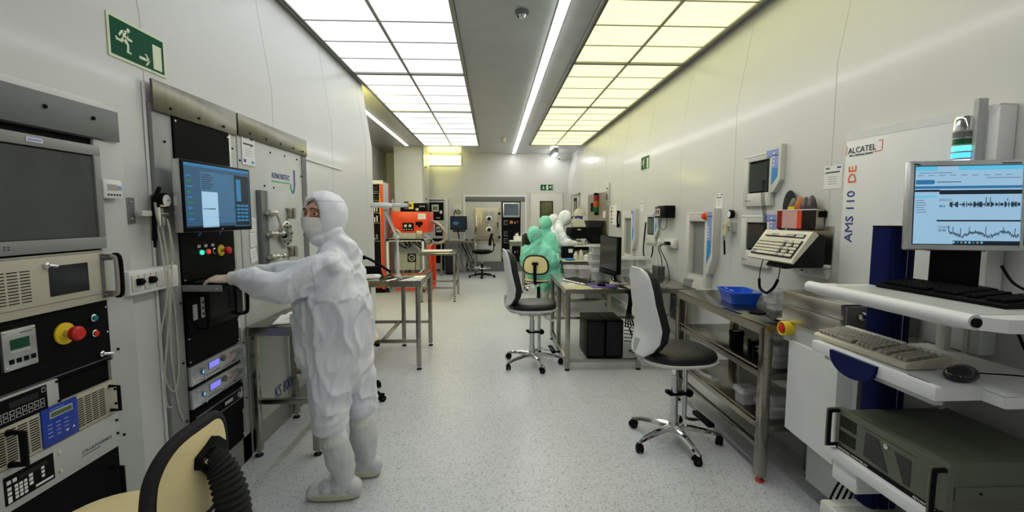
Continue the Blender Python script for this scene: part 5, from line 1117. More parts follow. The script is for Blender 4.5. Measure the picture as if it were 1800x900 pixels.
q = Part('screen', mt, 'scr_dark'); q.box(-.2, .2, -.0215, -.02, .3, .61, 'scr_dark'); q.prism([(-.15, .42), (-.06, .39), (.0, .42), (.01, .46), (-.04, .49), (-.14, .48)], -.0222, -.0215, m='scr_blue'); q.end()
q = Part('stand', mt, 'black'); q.tube([(-.02, .02, .4), (-.03, .03, .25), (.0, .02, .1), (.01, .0, .0)], .015); q.box(-.2, .24, -.1, .08, .0, .02, bev=.005); q.end()
t = thing('keyboard', 'thin grey keyboard on the far desk below its small monitor', 'keyboard', (-.92, 11.85, .901)); keybd(t, .4, .14, 4, 14, 'alu', 'palegrey', .012, .01)
t = thing('mouse', 'black mouse on the far steel desk at the end wall', 'mouse', (-.53, 11.9, .901), 20); q = Part('body', t, 'black'); q.loft([ring(0, 0, z, a, b, 16) for z, a, b in ((0, .03, .055), (.02, .03, .052), (.036, .012, .025))]); q.end()
t = thing('cable_bundle', 'tangle of cables hanging behind the far steel desk', 'cables', (-.8, 12.3, .3))
q = Part('cables', t, 'black', 1); r = random.Random(5)
for k in range(9):
    x = -.95 + r.random() * .3; q.tube([(x, 12.3, .88), (x + r.uniform(-.05, .15), 12.25, .6), (x + r.uniform(0, .3), 12.2, .35), (x + r.uniform(.1, .4), 12.15, .15), (x + r.uniform(.1, .4), 12.25, .05 + .2 * r.random())], .01, ('black', 'palegrey', 'grey')[k % 3], n=6)
q.end()
t = thing('computer_tower', 'black computer tower under the far end of steel desk', 'computer', (-1.12, 12.1, 0)); q = Part('case', t, 'blackmatt'); q.box(-.12, .12, -.2, .2, 0, .62, bev=.01); q.box(-.1, .1, -.205, -.2, .05, .58, 'charcoal'); q.end()

# ---- furnace corner
BR = thing('control_rack', 'tall black instrument rack with red edge left of the furnace', 'equipment rack', (-2.36, 9.35, 0))
q = Part('cabinet', BR, 'palegrey', 1); q.box(-2.64, -2.15, 9.13, 9.62, .08, 2.2, 'palegrey', bev=.004); q.box(-2.64, -2.15, 9.10, 9.15, 2.16, 2.23, 'white'); q.box(-2.205, -2.15, 9.095, 9.13, .08, 2.16, 'orangered'); q.box(-2.225, -2.205, 9.1, 9.13, 1.55, 1.95, 'yellow'); q.box(-2.64, -2.15, 9.12, 9.62, 0, .1, 'black'); q.box(-2.155, -2.14, 9.58, 9.63, .08, 2.2, 'red'); q.box(-2.64, -2.15, 9.1, 9.13, .1, .13, 'red')
q.box(-2.4, -2.3, 9.12, 9.13, 2.18, 2.2, 'ink'); q.end()
q = Part('panel', BR, 'blackmatt', 1); q.box(-2.63, -2.225, 9.11, 9.13, .13, 2.15, 'blackmatt'); q.end()
for z, kind in ((2.06, 'm'), (1.88, 'm'), (1.68, 's'), (1.48, 's'), (1.12, 'l')):
    q = Part('module', BR, 'black', 1); q.box(-2.62, -2.23, 9.10, 9.11, z - .08, z + .08, 'black'); q.box(-2.62, -2.23, 9.098, 9.11, z - .088, z - .08, 'palegrey')
    if kind == 'm': q.box(-2.5, -2.37, 9.094, 9.1, z - .02, z + .06, 'paper'); q.box(-2.34, -2.25, 9.094, 9.1, z - .03, z + .05, 'charcoal'); [q.cyl((-2.34 + .03 * k, 9.09, z - .05), (-2.34 + .03 * k, 9.1, z - .05), .008, 'palegrey') for k in range(4)]
    elif kind == 's': [q.box(-2.6 + .045 * k, -2.58 + .045 * k, 9.092, 9.1, z - .06, z + .03 + .03 * (k % 2), 'paper') for k in (0, 1, 2, 4, 6, 7)]; q.box(-2.42, -2.38, 9.092, 9.1, z - .03, z + .0, 'palegrey')
    else: q.box(-2.52, -2.26, 9.097, 9.1, z - .06, z + .06, 'charcoal'); q.box(-2.29, -2.28, 9.094, 9.1, z - .04, z + .05, 'paper'); [q.box(-2.5 + .04 * k, -2.48 + .04 * k, 9.094, 9.1, z - .05, z - .02, 'palegrey') for k in range(5)]
    q.end()
q = Part('warning_plate', BR, 'yellow', 1); q.box(-2.6, -2.47, 9.096, 9.11, .32, .47, 'yellow'); q.lathe([(0, 0), (.035, 0), (.03, -.02), (0, -.02)], (-2.535, 9.096, .395), 'y', 'red', 12); q.end()
OV = thing('furnace', 'orange-red box furnace on a white steel stand', 'furnace', (-1.7, 9.6, 0))
q = Part('housing', OV, 'orangered', 1); q.box(-2.02, -1.30, 9.2, 10.1, 1.2, 1.62, bev=.006); q.box(-1.50, -1.495, 9.196, 9.2, 1.2, 1.62, 'red'); q.end()
q = Part('control_panel', OV, 'black', 1); q.box(-1.80, -1.58, 9.185, 9.2, 1.24, 1.40, 'black', bev=.004)
for x in (-1.74, -1.65): q.lathe([(.03, 0), (.03, -.01), (.015, -.012), (.012, -.03), (0, -.03)], (x, 9.185, 1.335), 'y', 'alu', 16)
for k in range(4): q.box(-1.78 + .05 * k, -1.76 + .05 * k, 9.182, 9.185, 1.26, 1.275, 'paper')
q.box(-1.54, -1.40, 9.19, 9.2, 1.35, 1.42, 'black'); q.box(-1.49, -1.44, 9.19, 9.2, 1.31, 1.35, 'black'); q.end()
q = Part('label', OV, 'paper', 1); q.box(-1.50, -1.34, 9.197, 9.2, 1.47, 1.58, 'paper'); [q.box(-1.48, -1.38, 9.196, 9.197, 1.5 + .02 * k, 1.503 + .02 * k, 'grey') for k in range(3)]; q.end()
q = Part('stand', OV, 'white', 1)
for x in (-2.12, -1.42):
    for y in (9.14, 9.9): q.box(x, x + .045, y, y + .045, .05, 1.06)
q.box(-2.12, -1.375, 9.14, 9.185, 1.03, 1.075); q.box(-2.12, -1.375, 9.14, 9.95, 1.05, 1.075); q.box(-2.12, -1.375, 9.9, 9.945, .2, .24)
for x in (-2.1, -1.4): q.cyl((x - .02, 9.16, .03), (x + .02, 9.16, .03), .03, 'black'); q.box(x - .02, x + .02, 9.14, 9.2, .04, .1, 'palegrey')
q.end()
q = Part('door', OV, 'greige', 1); q.box(-1.98, -1.52, 9.1, 9.3, 1.077, 1.19, 'greige', bev=.02); q.box(-1.52, -1.40, 9.12, 9.25, 1.077, 1.24, 'dooralloy', bev=.005); q.cyl((-1.9, 9.15, 1.18), (-1.86, 9.12, 1.24), .02, 'alu'); q.tube([(-1.95, 9.1, 1.2), (-1.9, 9.06, 1.27), (-1.82, 9.08, 1.2)], .015, 'alu'); q.end()
q = Part('lower_cabinet', OV, 'palegrey', 1); q.box(-2.06, -1.44, 9.6, 9.64, .12, 1.03, 'palegrey'); q.box(-1.30, -1.24, 9.3, 9.95, .0, .08, 'orangered'); q.box(-1.32, -1.24, 9.2, 9.26, .03, .95, 'orangered', bev=.004); q.box(-1.32, -1.24, 9.9, 9.98, .03, .95, 'orangered', bev=.004); q.box(-1.96, -1.24, 9.2, 9.26, .03, .08, 'orangered'); q.box(-1.36, -1.33, 9.3, 9.9, .1, 1.0, 'dooralloy')
q.box(-1.79, -1.61, 9.592, 9.6, .57, .75, 'charcoal'); q.lathe([(.065, 0), (.065, -.004), (.05, -.004), (.05, 0)], (-1.70, 9.592, .66), 'y', 'paper'); q.text('UR', -1.735, .635, 9.587, .06, 'paper', sx=.9); q.end()
q = Part('cables', OV, 'grey', 1); r = random.Random(2)
for k in range(8): x = -1.95 + .07 * k; q.tube([(x, 9.4, 1.02), (x + .05, 9.35, .95), (x + .1 + r.uniform(-.1, .1), 9.4, .88), (x + .12, 9.45, 1.02)], .012, ('black', 'palegrey', 'charcoal')[k % 3], n=6)
q.tube([(-1.62, 9.4, 1.0), (-1.5, 9.3, .85), (-1.48, 9.4, .6), (-1.55, 9.5, .4)], .01, 'palegrey'); q.tube([(-1.6, 9.5, .6), (-1.62, 9.5, .4), (-1.63, 9.5, .1)], .008, 'lampred'); q.tube([(-1.35, 9.2, 1.15), (-1.25, 9.1, 1.1), (-1.2, 9.2, 1.02), (-1.25, 9.2, .93)], .012, 'palegrey'); q.end()
t = thing('furnace_controller', 'black controller with yellow warning label on top of furnace', 'controller', (-1.62, 9.4, 1.621))
q = Part('case', t, 'black'); q.box(-.22, .30, -.18, .2, 0, .17, bev=.004); q.box(-.3, -.22, -.1, -.08, .0, .15, 'dooralloy'); q.end()
q = Part('front_panel', t, 'charcoal'); q.box(-.08, .04, -.19, -.18, .05, .19, 'yellow'); q.box(-.045, .005, -.192, -.19, .09, .15, 'ink'); q.box(.08, .14, -.185, -.18, .02, .07, 'palegrey'); [q.box(.16 + .04 * k, .18 + .04 * k, -.185, -.18, .09, .12, 'palegrey') for k in range(3)]; q.box(-.18, -.1, -.185, -.18, .1, .14, 'scr_dark'); q.end()
t = thing('clear_container', 'frosted clear container on the left top of the furnace', 'container', (-1.93, 9.35, 1.621)); q = Part('body', t, 'clearside'); q.box(-.09, .08, -.08, .08, 0, .11, bev=.01); q.end(); q = Part('lid', t, 'clear'); q.box(-.095, .085, -.085, .085, .11, .125, bev=.004); q.end()
t = thing('corrugated_duct', 'grey flexible duct curving out of the furnace right side', 'duct', (-1.15, 9.8, 1.0))
q = Part('duct', t, 'dooralloy', 1); q.tube([(-1.31, 9.7, 1.42), (-1.22, 9.7, 1.4), (-1.08, 9.7, 1.3), (-1.0, 9.7, 1.15), (-1.05, 9.7, 1.0), (-1.18, 9.7, .96), (-1.28, 9.7, .98)], lambda u: .032 + .004 * math.sin(u * 120), k=14, n=12); q.end()

# ---- on table F
L = thing('magnifier_lamp', 'white ring magnifier lamp clamped on the perforated table', 'lamp', (-.98, 4.72, .901))
q = Part('base', L, 'white'); q.lathe([(0, 0), (.03, 0), (.03, .02), (0, .02)]); q.cyl((0, 0, 0), (0, 0, .26), .017); q.cyl((0, 0, .26), (0, 0, .42), .011); q.end()
q = Part('arm', L, 'white'); q.cyl((0, 0, .40), (-.13, .0, .70), .01); q.cyl((.012, 0, .40), (-.11, 0, .70), .006, 'palegrey'); q.sphere((0, 0, .41), .02); q.cyl((-.005, -.012, .40), (-.005, .012, .40), .02, 'alu'); q.end()
q = Part('lamp_head', L, 'white'); cc = (-.15, .0, .715); q.lathe([(.062, .0), (.11, .0), (.118, .02), (.11, .045), (.062, .05), (.062, .0)], cc, 'z', 'white', 32); q.box(-.1, .12, -.022, .022, .72, .76, 'white', bev=.012); q.cyl((-.04, 0, .76), (-.04, 0, .80), .012, 'palegrey'); q.cyl((-.15, 0, .735), (-.15, 0, .74), .062, 'clear', n=28); q.box(.08, .12, -.015, .015, .70, .78, 'grey'); q.end()
t = thing('telephone', 'black desk telephone with raised handset on perforated table', 'telephone', (-1.33, 5.05, .901), 15)
q = Part('base', t, 'black'); q.prism([(-.1, 0), (.12, 0), (.12, .02), (-.08, .09), (-.1, .08)], -.08, .08, 'x', 'black'); 
for i in range(4):
    for j in range(3): q.box(-.02 + j * .022, -.006 + j * .022, -.07 + i * .02, -.057 + i * .02, .045 + i * .004, .06 + i * .006, 'charcoal')
q.end()
q = Part('handset', t, 'black'); q.tube([(-.09, -.02, .18), (-.04, -.04, .17), (.06, -.05, .11), (.16, -.06, .04), (.19, -.06, .02)], lambda u: .024 if u < .15 or u > .85 else .014); q.end()
q = Part('cord', t, 'black'); q.tube([(-.1, -.05, .15), (-.13, -.07, .08), (-.1, -.08, .02), (-.05, -.09, .01)], .005); q.end()
t = thing('paper_stack', 'white papers on the perforated table beside the telephone', 'papers', (-1.30, 4.72, .901), 6); q = Part('sheets', t, 'paper'); q.box(-.15, .13, -.1, .1, 0, .012); q.T = rot('Z', 5); q.box(-.14, .12, -.09, .1, .012, .02); q.T = None; [q.box(-.1, .08, -.06 + .02 * k, -.057 + .02 * k, .02, .0205, 'grey') for k in range(6)]; q.end()
t = thing('tray', 'flat white tray on the small table behind perforated table', 'tray', (-1.02, 8.45, .871)); q = Part('tray', t, 'white'); tray(q, .24, .16, .26, .18, .03); q.end()
# ---- on table E
t = thing('paper_stack', 'open white papers on the narrow table beside the woman', 'papers', (-1.30, 3.05, .846), 14)
q = Part('sheets', t, 'paper'); q.box(-.13, .12, -.14, .15, 0, .006, bev=.001); q.T = rot('Z', -9) @ rot('X', 1.5); q.box(-.11, .13, -.12, .17, .006, .012); [q.box(-.08, .08, -.08 + .025 * k, -.078 + .025 * k, .0122, .0126, 'grey') for k in range(8)]; q.end()
t = thing('pen', 'blue pen lying across the open white papers', 'pen', (-1.29, 3.03, .862), 52); q = Part('barrel', t, 'inkblue'); q.cyl((-.06, 0, .005), (.04, 0, .005), .0045); q.cyl((.04, 0, .005), (.065, 0, .005), .0055, 'ink'); q.end()
t = thing('box', 'dark upright box at the back of the narrow table', 'box', (-1.27, 3.38, .846)); q = Part('body', t, 'blackmatt'); q.box(-.05, .1, -.05, .05, 0, .15, bev=.004); q.box(-.03, .08, -.052, -.05, .03, .12, 'charcoal'); q.end()

# ---- T3 contents
H = .821
mt = thing('monitor', 'black monitor seen almost edge-on at the steel table', 'monitor', (1.24, 4.72, H), -82)
q = Part('casing', mt, 'black'); q.box(-.235, .235, -.03, .015, .12, .50, 'black', bev=.005); q.box(-.17, .17, .015, .045, .18, .42, 'charcoal', bev=.01); q.end()
q = Part('screen', mt, 'scr_off'); q.box(-.218, .218, -.0315, -.03, .155, .485, 'scr_off'); q.box(-.218, .218, -.0318, -.0315, .483, .4855, 'grey'); q.box(-.235, .235, -.045, -.03, .10, .14, 'black', bev=.006); q.end()
q = Part('stand', mt, 'alu'); q.prism([(.03, .2), (.06, .2), (.14, .02), (.10, .02)], -.05, .05, 'x', 'alu'); q.box(-.08, .1, -.05, .16, .0, .012, 'alu', bev=.004); q.tube([(0, .04, .12), (-.02, .02, .05), (.02, .06, .01)], .006, 'black'); q.tube([(.03, .04, .12), (.02, .04, .05), (.05, .1, .01)], .006, 'black'); q.end()
sp = thing('speaker', 'slim black upright speaker standing behind the edge-on monitor', 'speaker', (1.38, 4.98, H)); q = Part('body', sp, 'black'); q.box(-.03, .03, -.05, .05, .0, .30, bev=.015); q.box(-.02, .02, -.052, -.05, .04, .26, 'charcoal'); q.end()
k = thing('keyboard', 'dark keyboard lying on the table before the edge-on monitor', 'keyboard', (.86, 4.80, H), -66); keybd(k, .42, .17, 5, 16, 'alu', 'black', .012, .012)
t = thing('mouse_pad', 'purple mouse pad at front edge of the steel table', 'mouse pad', (1.10, 4.53, H), 8); q = Part('pad', t, 'purple'); q.box(-.12, .12, -.09, .09, 0, .004, bev=.001); q.end()
t = thing('mouse', 'black mouse on the purple pad', 'mouse', (1.10, 4.53, H + .004), 30); q = Part('body', t, 'black'); q.loft([ring(0, 0, z, a, b, 16) for z, a, b in ((0, .03, .055), (.02, .03, .052), (.036, .012, .025))]); q.end()
t = thing('cleanroom_phone', 'flat grey handset lying beside the purple pad', 'telephone', (1.22, 4.62, H), 20); q = Part('body', t, 'alu'); q.box(-.08, .08, -.05, .05, 0, .02, bev=.005); q.box(-.03, .07, -.04, .02, .02, .024, 'paper'); q.box(-.075, -.04, -.04, .04, .02, .035, 'black', bev=.005); q.end()
G = 'clear wafer boxes on the monitor table'
def wb(lab, x, y, z, w=.17, d=.16, h=.115, rz=0, c='wafer', n=1): return clear_box('wafer_box', lab, x, y, z, w, d, h, rz, c, G, n)
wb('low clear box at the left end of the row on monitor table', .90, 5.25, H, .14, .15, .14, 0, 'wafer', 2)
wb('low clear box holding something pink on the monitor table', 1.05, 5.2, H, .15, .15, .14, 4, 'pinkwafer')
for i, l in enumerate(('bottom', 'second', 'third', 'topmost')): wb(l + ' clear box of the tall stack left of the edge-on monitor', 1.22, 5.25, H + i * .096, .19, .18, .095, 2 * i - 3)
for i, l in enumerate(('lower', 'upper')): wb(l + ' clear box of the left stack behind near lab chair', 1.56, 5.3, H + i * .116, .19, .18, .115, i * 2)
for i, l in enumerate(('lower', 'upper')): wb(l + ' clear box of the stack against right wall on monitor table', 1.76, 5.3, H + i * .116, .19, .18, .115, -i * 2)
wb('clear box with dark contents in front of the tall stack', 1.20, 5.0, H, .2, .16, .13, 10)
t = thing('louvred_box', 'small grey slatted metal box at the wall end of monitor table', 'box', (1.95, 5.25, H)); q = Part('body', t, 'grey'); q.box(-.05, .05, -.08, .08, 0, .13, bev=.004); vents(q, -.04, .04, .02, .12, 2, 8, -.08); q.end()
for i, (x, l) in enumerate(((1.10, 'left'), (1.30, 'right'))):
    t = thing('computer_tower', l + ' one of two black computer towers under monitor table', 'computer', (x, 4.95, 0)); q = Part('case', t, 'black'); q.box(-.095, .095, -.22, .22, .02, .42, bev=.008); q.box(-.085, .085, -.224, -.22, .035, .405, 'charcoal', bev=.003); q.box(-.09, .09, -.2, .2, 0, .02, 'black'); q.end()
t = thing('cable_bundle', 'black cables hanging from monitor table to the computer towers', 'cables', (1.5, 4.9, .1))
q = Part('cables', t, 'black', 1); r = random.Random(9)
for k in range(4): q.tube([(1.27 + .01 * k, 4.5, .83), (1.30 + .012 * k, 4.36, .81), (1.33 + .01 * k, 4.35, .74), (1.34 + .015 * k, 4.45, .55), (1.36 + .03 * k, 4.55, .40)], .007)
for k in range(6): q.tube([(1.42, 4.8, .38 - .04 * k), (1.52 + r.uniform(0, .08), 4.75, .32 - .03 * k), (1.56 + r.uniform(-.05, .05), 4.72, .12), (1.46 + r.uniform(-.03, .1), 4.7, .1 + .05 * k), (1.6, 4.8, .02 + .01 * k)], .005)
q.tube([(1.4, 4.4, .77), (1.5, 4.42, .62), (1.7, 4.5, .5), (1.95, 4.9, .45)], .006); q.tube([(1.9, 5.0, .5), (1.8, 4.9, .3), (1.7, 4.8, .45)], .005, 'paper'); q.end()
t = thing('cable_trunking', 'white cable trunking running along right wall above the floor', 'trunking', (2.0, 5.8, .15)); q = Part('trunking', t, 'white', 1); q.box(XR - .05, XR - .002, 4.2, 7.6, .12, .2, bev=.004); q.end()

# ---- mask aligner and things beyond the people
A2 = thing('mask_aligner', 'black and cream microscope aligner worked by the person in white', 'microscope', (1.7, 8.3, 0))
q = Part('cabinet', A2, 'palegrey', 1); q.box(1.50, 1.95, 8.05, 8.9, .05, .88, bev=.01); q.box(1.45, 1.96, 8.0, 8.95, .88, .92, 'steelflat'); q.end()
q = Part('stage', A2, 'alu', 1); q.box(1.42, 1.85, 7.95, 8.3, .99, 1.02, 'paper', bev=.008); q.box(1.45, 1.8, 8.0, 8.25, .93, .99, 'black'); 
for x in (1.45, 1.55, 1.65): q.cyl((x, 8.0, 1.02), (x, 8.0, 1.08), .035, 'chrome'); q.cyl((x, 8.0, 1.08), (x, 8.0, 1.11), .02, 'grey')
q.end()
q = Part('body', A2, 'blackmatt', 1); q.loft([[(1.40, y, 1.32), (1.95, y, 1.34), (1.955, y, 1.14), (1.44, y, 1.13), (1.38, y, 1.18)] for y in (8.02, 8.6)], 'blackmatt'); q.box(1.72, 1.95, 8.1, 8.6, 1.33, 1.45, 'charcoal'); q.tube([(1.74, 8.1, 1.2), (1.83, 8.08, 1.1), (1.87, 8.06, .98), (1.87, 8.05, .9)], .09, 'blackmatt'); q.box(1.5, 1.56, 8.015, 8.02, 1.285, 1.3, 'paper'); q.end()
q = Part('microscope', A2, 'scope', 1); q.T = Matrix.Translation((.0, 0, 0)); q.loft([[(1.44, y, 1.34), (1.66, y, 1.34), (1.62, y, 1.46), (1.5, y, 1.5), (1.42, y, 1.42)] for y in (8.05, 8.2)], 'scope'); q.box(1.48, 1.6, 8.06, 8.2, 1.46, 1.54, 'inkblue', bev=.01); q.loft([ring(1.56, 8.13, z, a, .07, 16, 3) for z, a in ((1.53, .1), (1.58, .11), (1.63, .09), (1.66, .05))], 'scope')
q.cyl((1.53, 8.2, 1.43), (1.45, 8.22, 1.50), .03, 'scope'); q.cyl((1.45, 8.22, 1.50), (1.43, 8.22, 1.515), .024, 'black'); q.end()
t = thing('wall_plate', 'brushed steel wall plate with square openings past the picture sheet', 'panel', (XR, 8.85, 1.2))
q = Part('plate', t, 'steelflat', 1); X = XR - .03; q.box(X, XR - .002, 8.03, 9.69, 1.2, 1.97, 'dooralloy'); q.box(X - .004, X, 8.95, 9.4, 1.62, 1.80, 'blackmatt'); q.box(X - .002, X, 9.2, 9.3, 1.28, 1.38, 'black'); q.box(X - .01, X, 8.15, 8.3, 1.5, 1.62, 'paper'); q.prism([(8.2, 1.45), (8.85, 1.45), (8.3, 1.32)], X - .06, X, 'x', 'steelflat'); q.end()
q = Part('base', t, 'black', 1); q.box(X - .03, XR - .002, 8.03, 9.69, .95, 1.195, 'black'); q.end()
t = thing('stack_light', 'unlit red amber green signal tower on the far steel plate', 'signal light', (XR - .07, 8.75, 1.6))
for i, mm in enumerate(('lampgreen', 'amber', 'lampred')):
    q = Part('light_segment', t, mm); q.lathe([(0, i * .11), (.05, i * .11), (.05, .105 + i * .11), (0, .105 + i * .11)], m=mm); q.end()
q = Part('cap', t, 'black'); q.lathe([(0, .33), (.05, .33), (.05, .37), (0, .38)]); q.cyl((0, 0, -.05), (0, 0, 0), .03); q.box(0, .038, -.02, .02, -.05, 0); q.end()
# third lab chair and cream bench beyond the people
ergo_chair('white and black lab chair far behind the people in green', (.86, 9.0, 0), -50, .5)
t = table('small cream side table with white box behind the people in green', .36, .70, 9.6, 10.1, 1.0, .1, s=.02, top='offwhite', name='side_table')
t = thing('box', 'white tissue box on the small cream side table', 'box', (.55, 9.8, 1.001)); q = Part('body', t, 'paper'); q.box(-.1, .12, -.07, .07, 0, .1, bev=.01); q.end(); q = Part('tissue', t, 'white'); q.lathe([(.02, .1), (.04, .12), (.03, .15), (0, .155)], (-.03, 0, 0)); q.end()
# bottles and clutter on T4
H4 = .861
def jar(lab, x, y, r, h, m, cm, nm='bottle'):
    t = thing(nm, lab, 'bottle', (x, y, H4), 0, 'bottles on the bench of the people in green'); q = Part('body', t, m); q.lathe([(0, 0), (r, 0), (r, h * .7), (r * .6, h * .82), (r * .45, h * .84), (0, h * .84)], n=16); q.end(); q = Part('cap', t, cm); q.lathe([(0, h * .84), (r * .55, h * .84), (r * .55, h), (0, h)], n=14); q.end()
jar('leftmost cream bottle on the bench of the people in green', 1.27, 6.9, .035, .12, 'ivory', 'white'); jar('cream bottle second from the left on that crowded bench', 1.36, 6.95, .03, .15, 'ivory', 'ivory'); jar('short white bottle at the bench front edge', 1.42, 6.82, .035, .10, 'white', 'ivory'); jar('rightmost pale bottle on the crowded bench', 1.52, 7.0, .03, .13, 'ivory', 'white')
t = thing('black_box', 'black instrument box with white label on crowded bench', 'box', (1.22, 7.25, H4)); q = Part('body', t, 'black'); q.box(-.12, .08, -.08, .08, 0, .19, bev=.008); q.box(-.02, .05, -.082, -.08, .09, .15, 'paper'); q.end()
t = thing('dish', 'blue shallow dish at the left of the crowded bench', 'dish', (1.17, 6.88, H4)); q = Part('dish', t, 'azure'); q.lathe([(0, 0), (.06, 0), (.075, .025), (.07, .025), (.055, .006), (0, .006)]); q.end()
t = thing('instrument', 'low dark metal instrument on right part of crowded bench', 'instrument', (1.68, 7.1, H4)); q = Part('body', t, 'charcoal'); q.prism([(-.16, 0), (.14, 0), (.18, .1), (-.18, .12)], -.09, .09, 'y', 'charcoal'); q.box(-.12, .1, -.06, .06, .11, .16, 'alu', bev=.02); q.end()
t = thing('green_drape', 'dark green drape hanging at the left end of crowded bench', 'drape', (1.06, 6.95, .5)); q = Part('panel', t, 'gown', 1); q.box(1.03, 1.042, 6.71, 6.86, .45, .80, 'darkgreen'); q.end()
# ================================================================ PEOPLE
TEX = {}
def tex(kind, size):
    k = (kind, size)
    if k not in TEX:
        t = bpy.data.textures.new('cloth_' + kind.lower() + str(size), kind); t.noise_scale = size
        if kind == 'CLOUDS': t.noise_depth = 2
        TEX[k] = t
    return TEX[k]
def soften(o, vox, smooth=6, folds=()):
    m = o.modifiers.new('remesh', 'REMESH'); m.mode = 'VOXEL'; m.voxel_size = vox; m.use_smooth_shade = True
    if smooth: m = o.modifiers.new('smooth', 'SMOOTH'); m.iterations = smooth; m.factor = .5
    for kind, size, st in folds:
        m = o.modifiers.new('folds', 'DISPLACE'); m.texture = tex(kind, size); m.strength = st; m.mid_level = .5; m.texture_coords = 'LOCAL'
    return o
from mathutils import noise as NZ
def fold_field(p, along, f, A, seed, sharp=1.4):
    # long soft creases running along one direction
    a = along; d = p.dot(a); q = (p - a * d) * f + a * (d * f * .22) + Vector((seed, seed * 1.7, -seed))
    q += Vector((NZ.noise(p * 5.1), NZ.noise(p * 4.7 + Vector((9, 3, 1))), NZ.noise(p * 5.5))) * .55
    n = 1 - abs(NZ.noise(q)) * 2.2
    return A * (max(n, -.6) ** sharp if n > 0 else n * .6) - A * .35
def cloth(o, amp=1.0, direction=None, hang=(.18, .0, 1)):
    # bake the smooth surface, then press creases into it
    dg = bpy.context.evaluated_depsgraph_get(); dg.update()
    me = bpy.data.meshes.new_from_object(o.evaluated_get(dg)); old = o.data; mats = list(old.materials)
    o.modifiers.clear(); o.data = me; me.name = old.name; bpy.data.meshes.remove(old)
    H = Vector(hang).normalized(); nrm = [Vector(v.normal) for v in me.vertices]; W = WM[o.name]
    for v, n in zip(me.vertices, nrm):
        p = W @ v.co; al, k = (direction(p) if direction else (H, 1.0))
        d = fold_field(p, al, 8.5, .0165 * k * amp, 1.3) + fold_field(p, (al + Vector((.5, .3, -.2))).normalized(), 19.0, .0085 * k * amp, 7.7, 1.2)
        v.co = v.co + n * d
    for q in me.polygons: q.use_smooth = True
    if not me.materials:
        for q in mats: me.materials.append(q)
    m = o.modifiers.new('smooth', 'SMOOTH'); m.iterations = 1; m.factor = .5
    return o
def seam(parent, o, rays, m='coverall_seam', r=.0022, closed=False):
    from mathutils.bvhtree import BVHTree
    dg = bpy.context.evaluated_depsgraph_get(); dg.update(); bv = BVHTree.FromObject(o, dg); W = WM[o.name]; Wi = W.inverted(); pts = []
    for a, d in rays:
        h = bv.ray_cast(Wi @ Vector(a), Vector(d).normalized())
        if h[0] is not None: pts.append(W @ h[0])
    if len(pts) > 3:
        p = Part('seam', o, m, 1); p.tube(pts, r, m, n=6, k=2, closed=closed); p.end()
def chain(p, pts, m=None, n=14, k=5):
    # a tapering limb through (x,y,z,r) joints with round ends
    P = catmull([q[:3] for q in pts], k) if len(pts) > 2 else [Vector(q[:3]) for q in pts]
    rs = [q[3] for q in pts]; N = len(P); T = []
    for i in range(N):
        u = i / (N - 1) * (len(rs) - 1); a = min(int(u), len(rs) - 2); f = u - a; f = f * f * (3 - 2 * f); T.append(rs[a] * (1 - f) + rs[a + 1] * f)
    u = None; R = []
    for i, c in enumerate(P):
        d = (P[min(i + 1, N - 1)] - P[max(i - 1, 0)]).normalized()
        if u is None: u = d.orthogonal().normalized()
        u = (u - d * u.dot(d)).normalized(); v = d.cross(u)
        def rg(c, r): return [c + u * math.cos(2 * math.pi * j / n) * r + v * math.sin(2 * math.pi * j / n) * r for j in range(n)]
        if i == 0: R += [rg(c - d * T[0] * s, T[0] * math.sqrt(1 - s * s)) for s in (.98, .8, .45)]
        R.append(rg(c, T[i]))
        if i == N - 1: R += [rg(c + d * T[i] * s, T[i] * math.sqrt(1 - s * s)) for s in (.45, .8, .98)]
    p.loft(R, m)
def hand_geo(p, wrist, fwd, up, thumb, g=0., curl=.02, s=1., spread=1.):
    w = Vector(wrist); X = Vector(fwd).normalized(); Z = Vector(up); Z = (Z - X * Z.dot(X)).normalized(); Y = Z.cross(X) * thumb
    at = lambda x, y, z: w + (X * x + Y * y + Z * z) * s
    R = []
    for x, hw, hh in ((-.03, .026, .019), (0, .027, .018), (.025, .035, .017), (.055, .041, .015), (.08, .042, .0125), (.092, .036, .009)):
        R.append([at(x, (hw + g) * math.copysign(abs(math.cos(t)) ** .8, math.cos(t)), (hh + g) * math.sin(t)) for t in [2 * math.pi * i / 16 for i in range(16)]])
    p.loft(R)
    for i, (y, L, r) in enumerate(((.031, .066, .0082), (.0105, .076, .0085), (-.0105, .07, .0082), (-.031, .054, .0072))):
        yy = y * (1 + .25 * spread); a = at(.082, y, .002)
        chain(p, [tuple(a) + ((r + g) * s,), tuple(at(.082 + L * .42, (y + yy) / 2, .006 - curl * .3)) + ((r + g) * s,), tuple(at(.082 + L * .75, yy, -.002 - curl * .7)) + ((r * .92 + g) * s,), tuple(at(.082 + L, yy, -.012 - curl)) + ((r * .8 + g) * s,)], n=8, k=3)
    chain(p, [tuple(at(.018, .026, -.004)) + ((.014 + g) * s,), tuple(at(.048, .047, -.01)) + ((.011 + g) * s,), tuple(at(.075, .055, -.014)) + ((.0095 + g) * s,), tuple(at(.095, .053, -.018)) + ((.0075 + g) * s,)], n=8, k=3)
def head_frame(c, yaw, tilt=0): return Matrix.Translation(c) @ Matrix.Rotation(math.radians(yaw + 90), 4, 'Z') @ Matrix.Rotation(math.radians(tilt), 4, 'X')   # local -y is the way the face looks
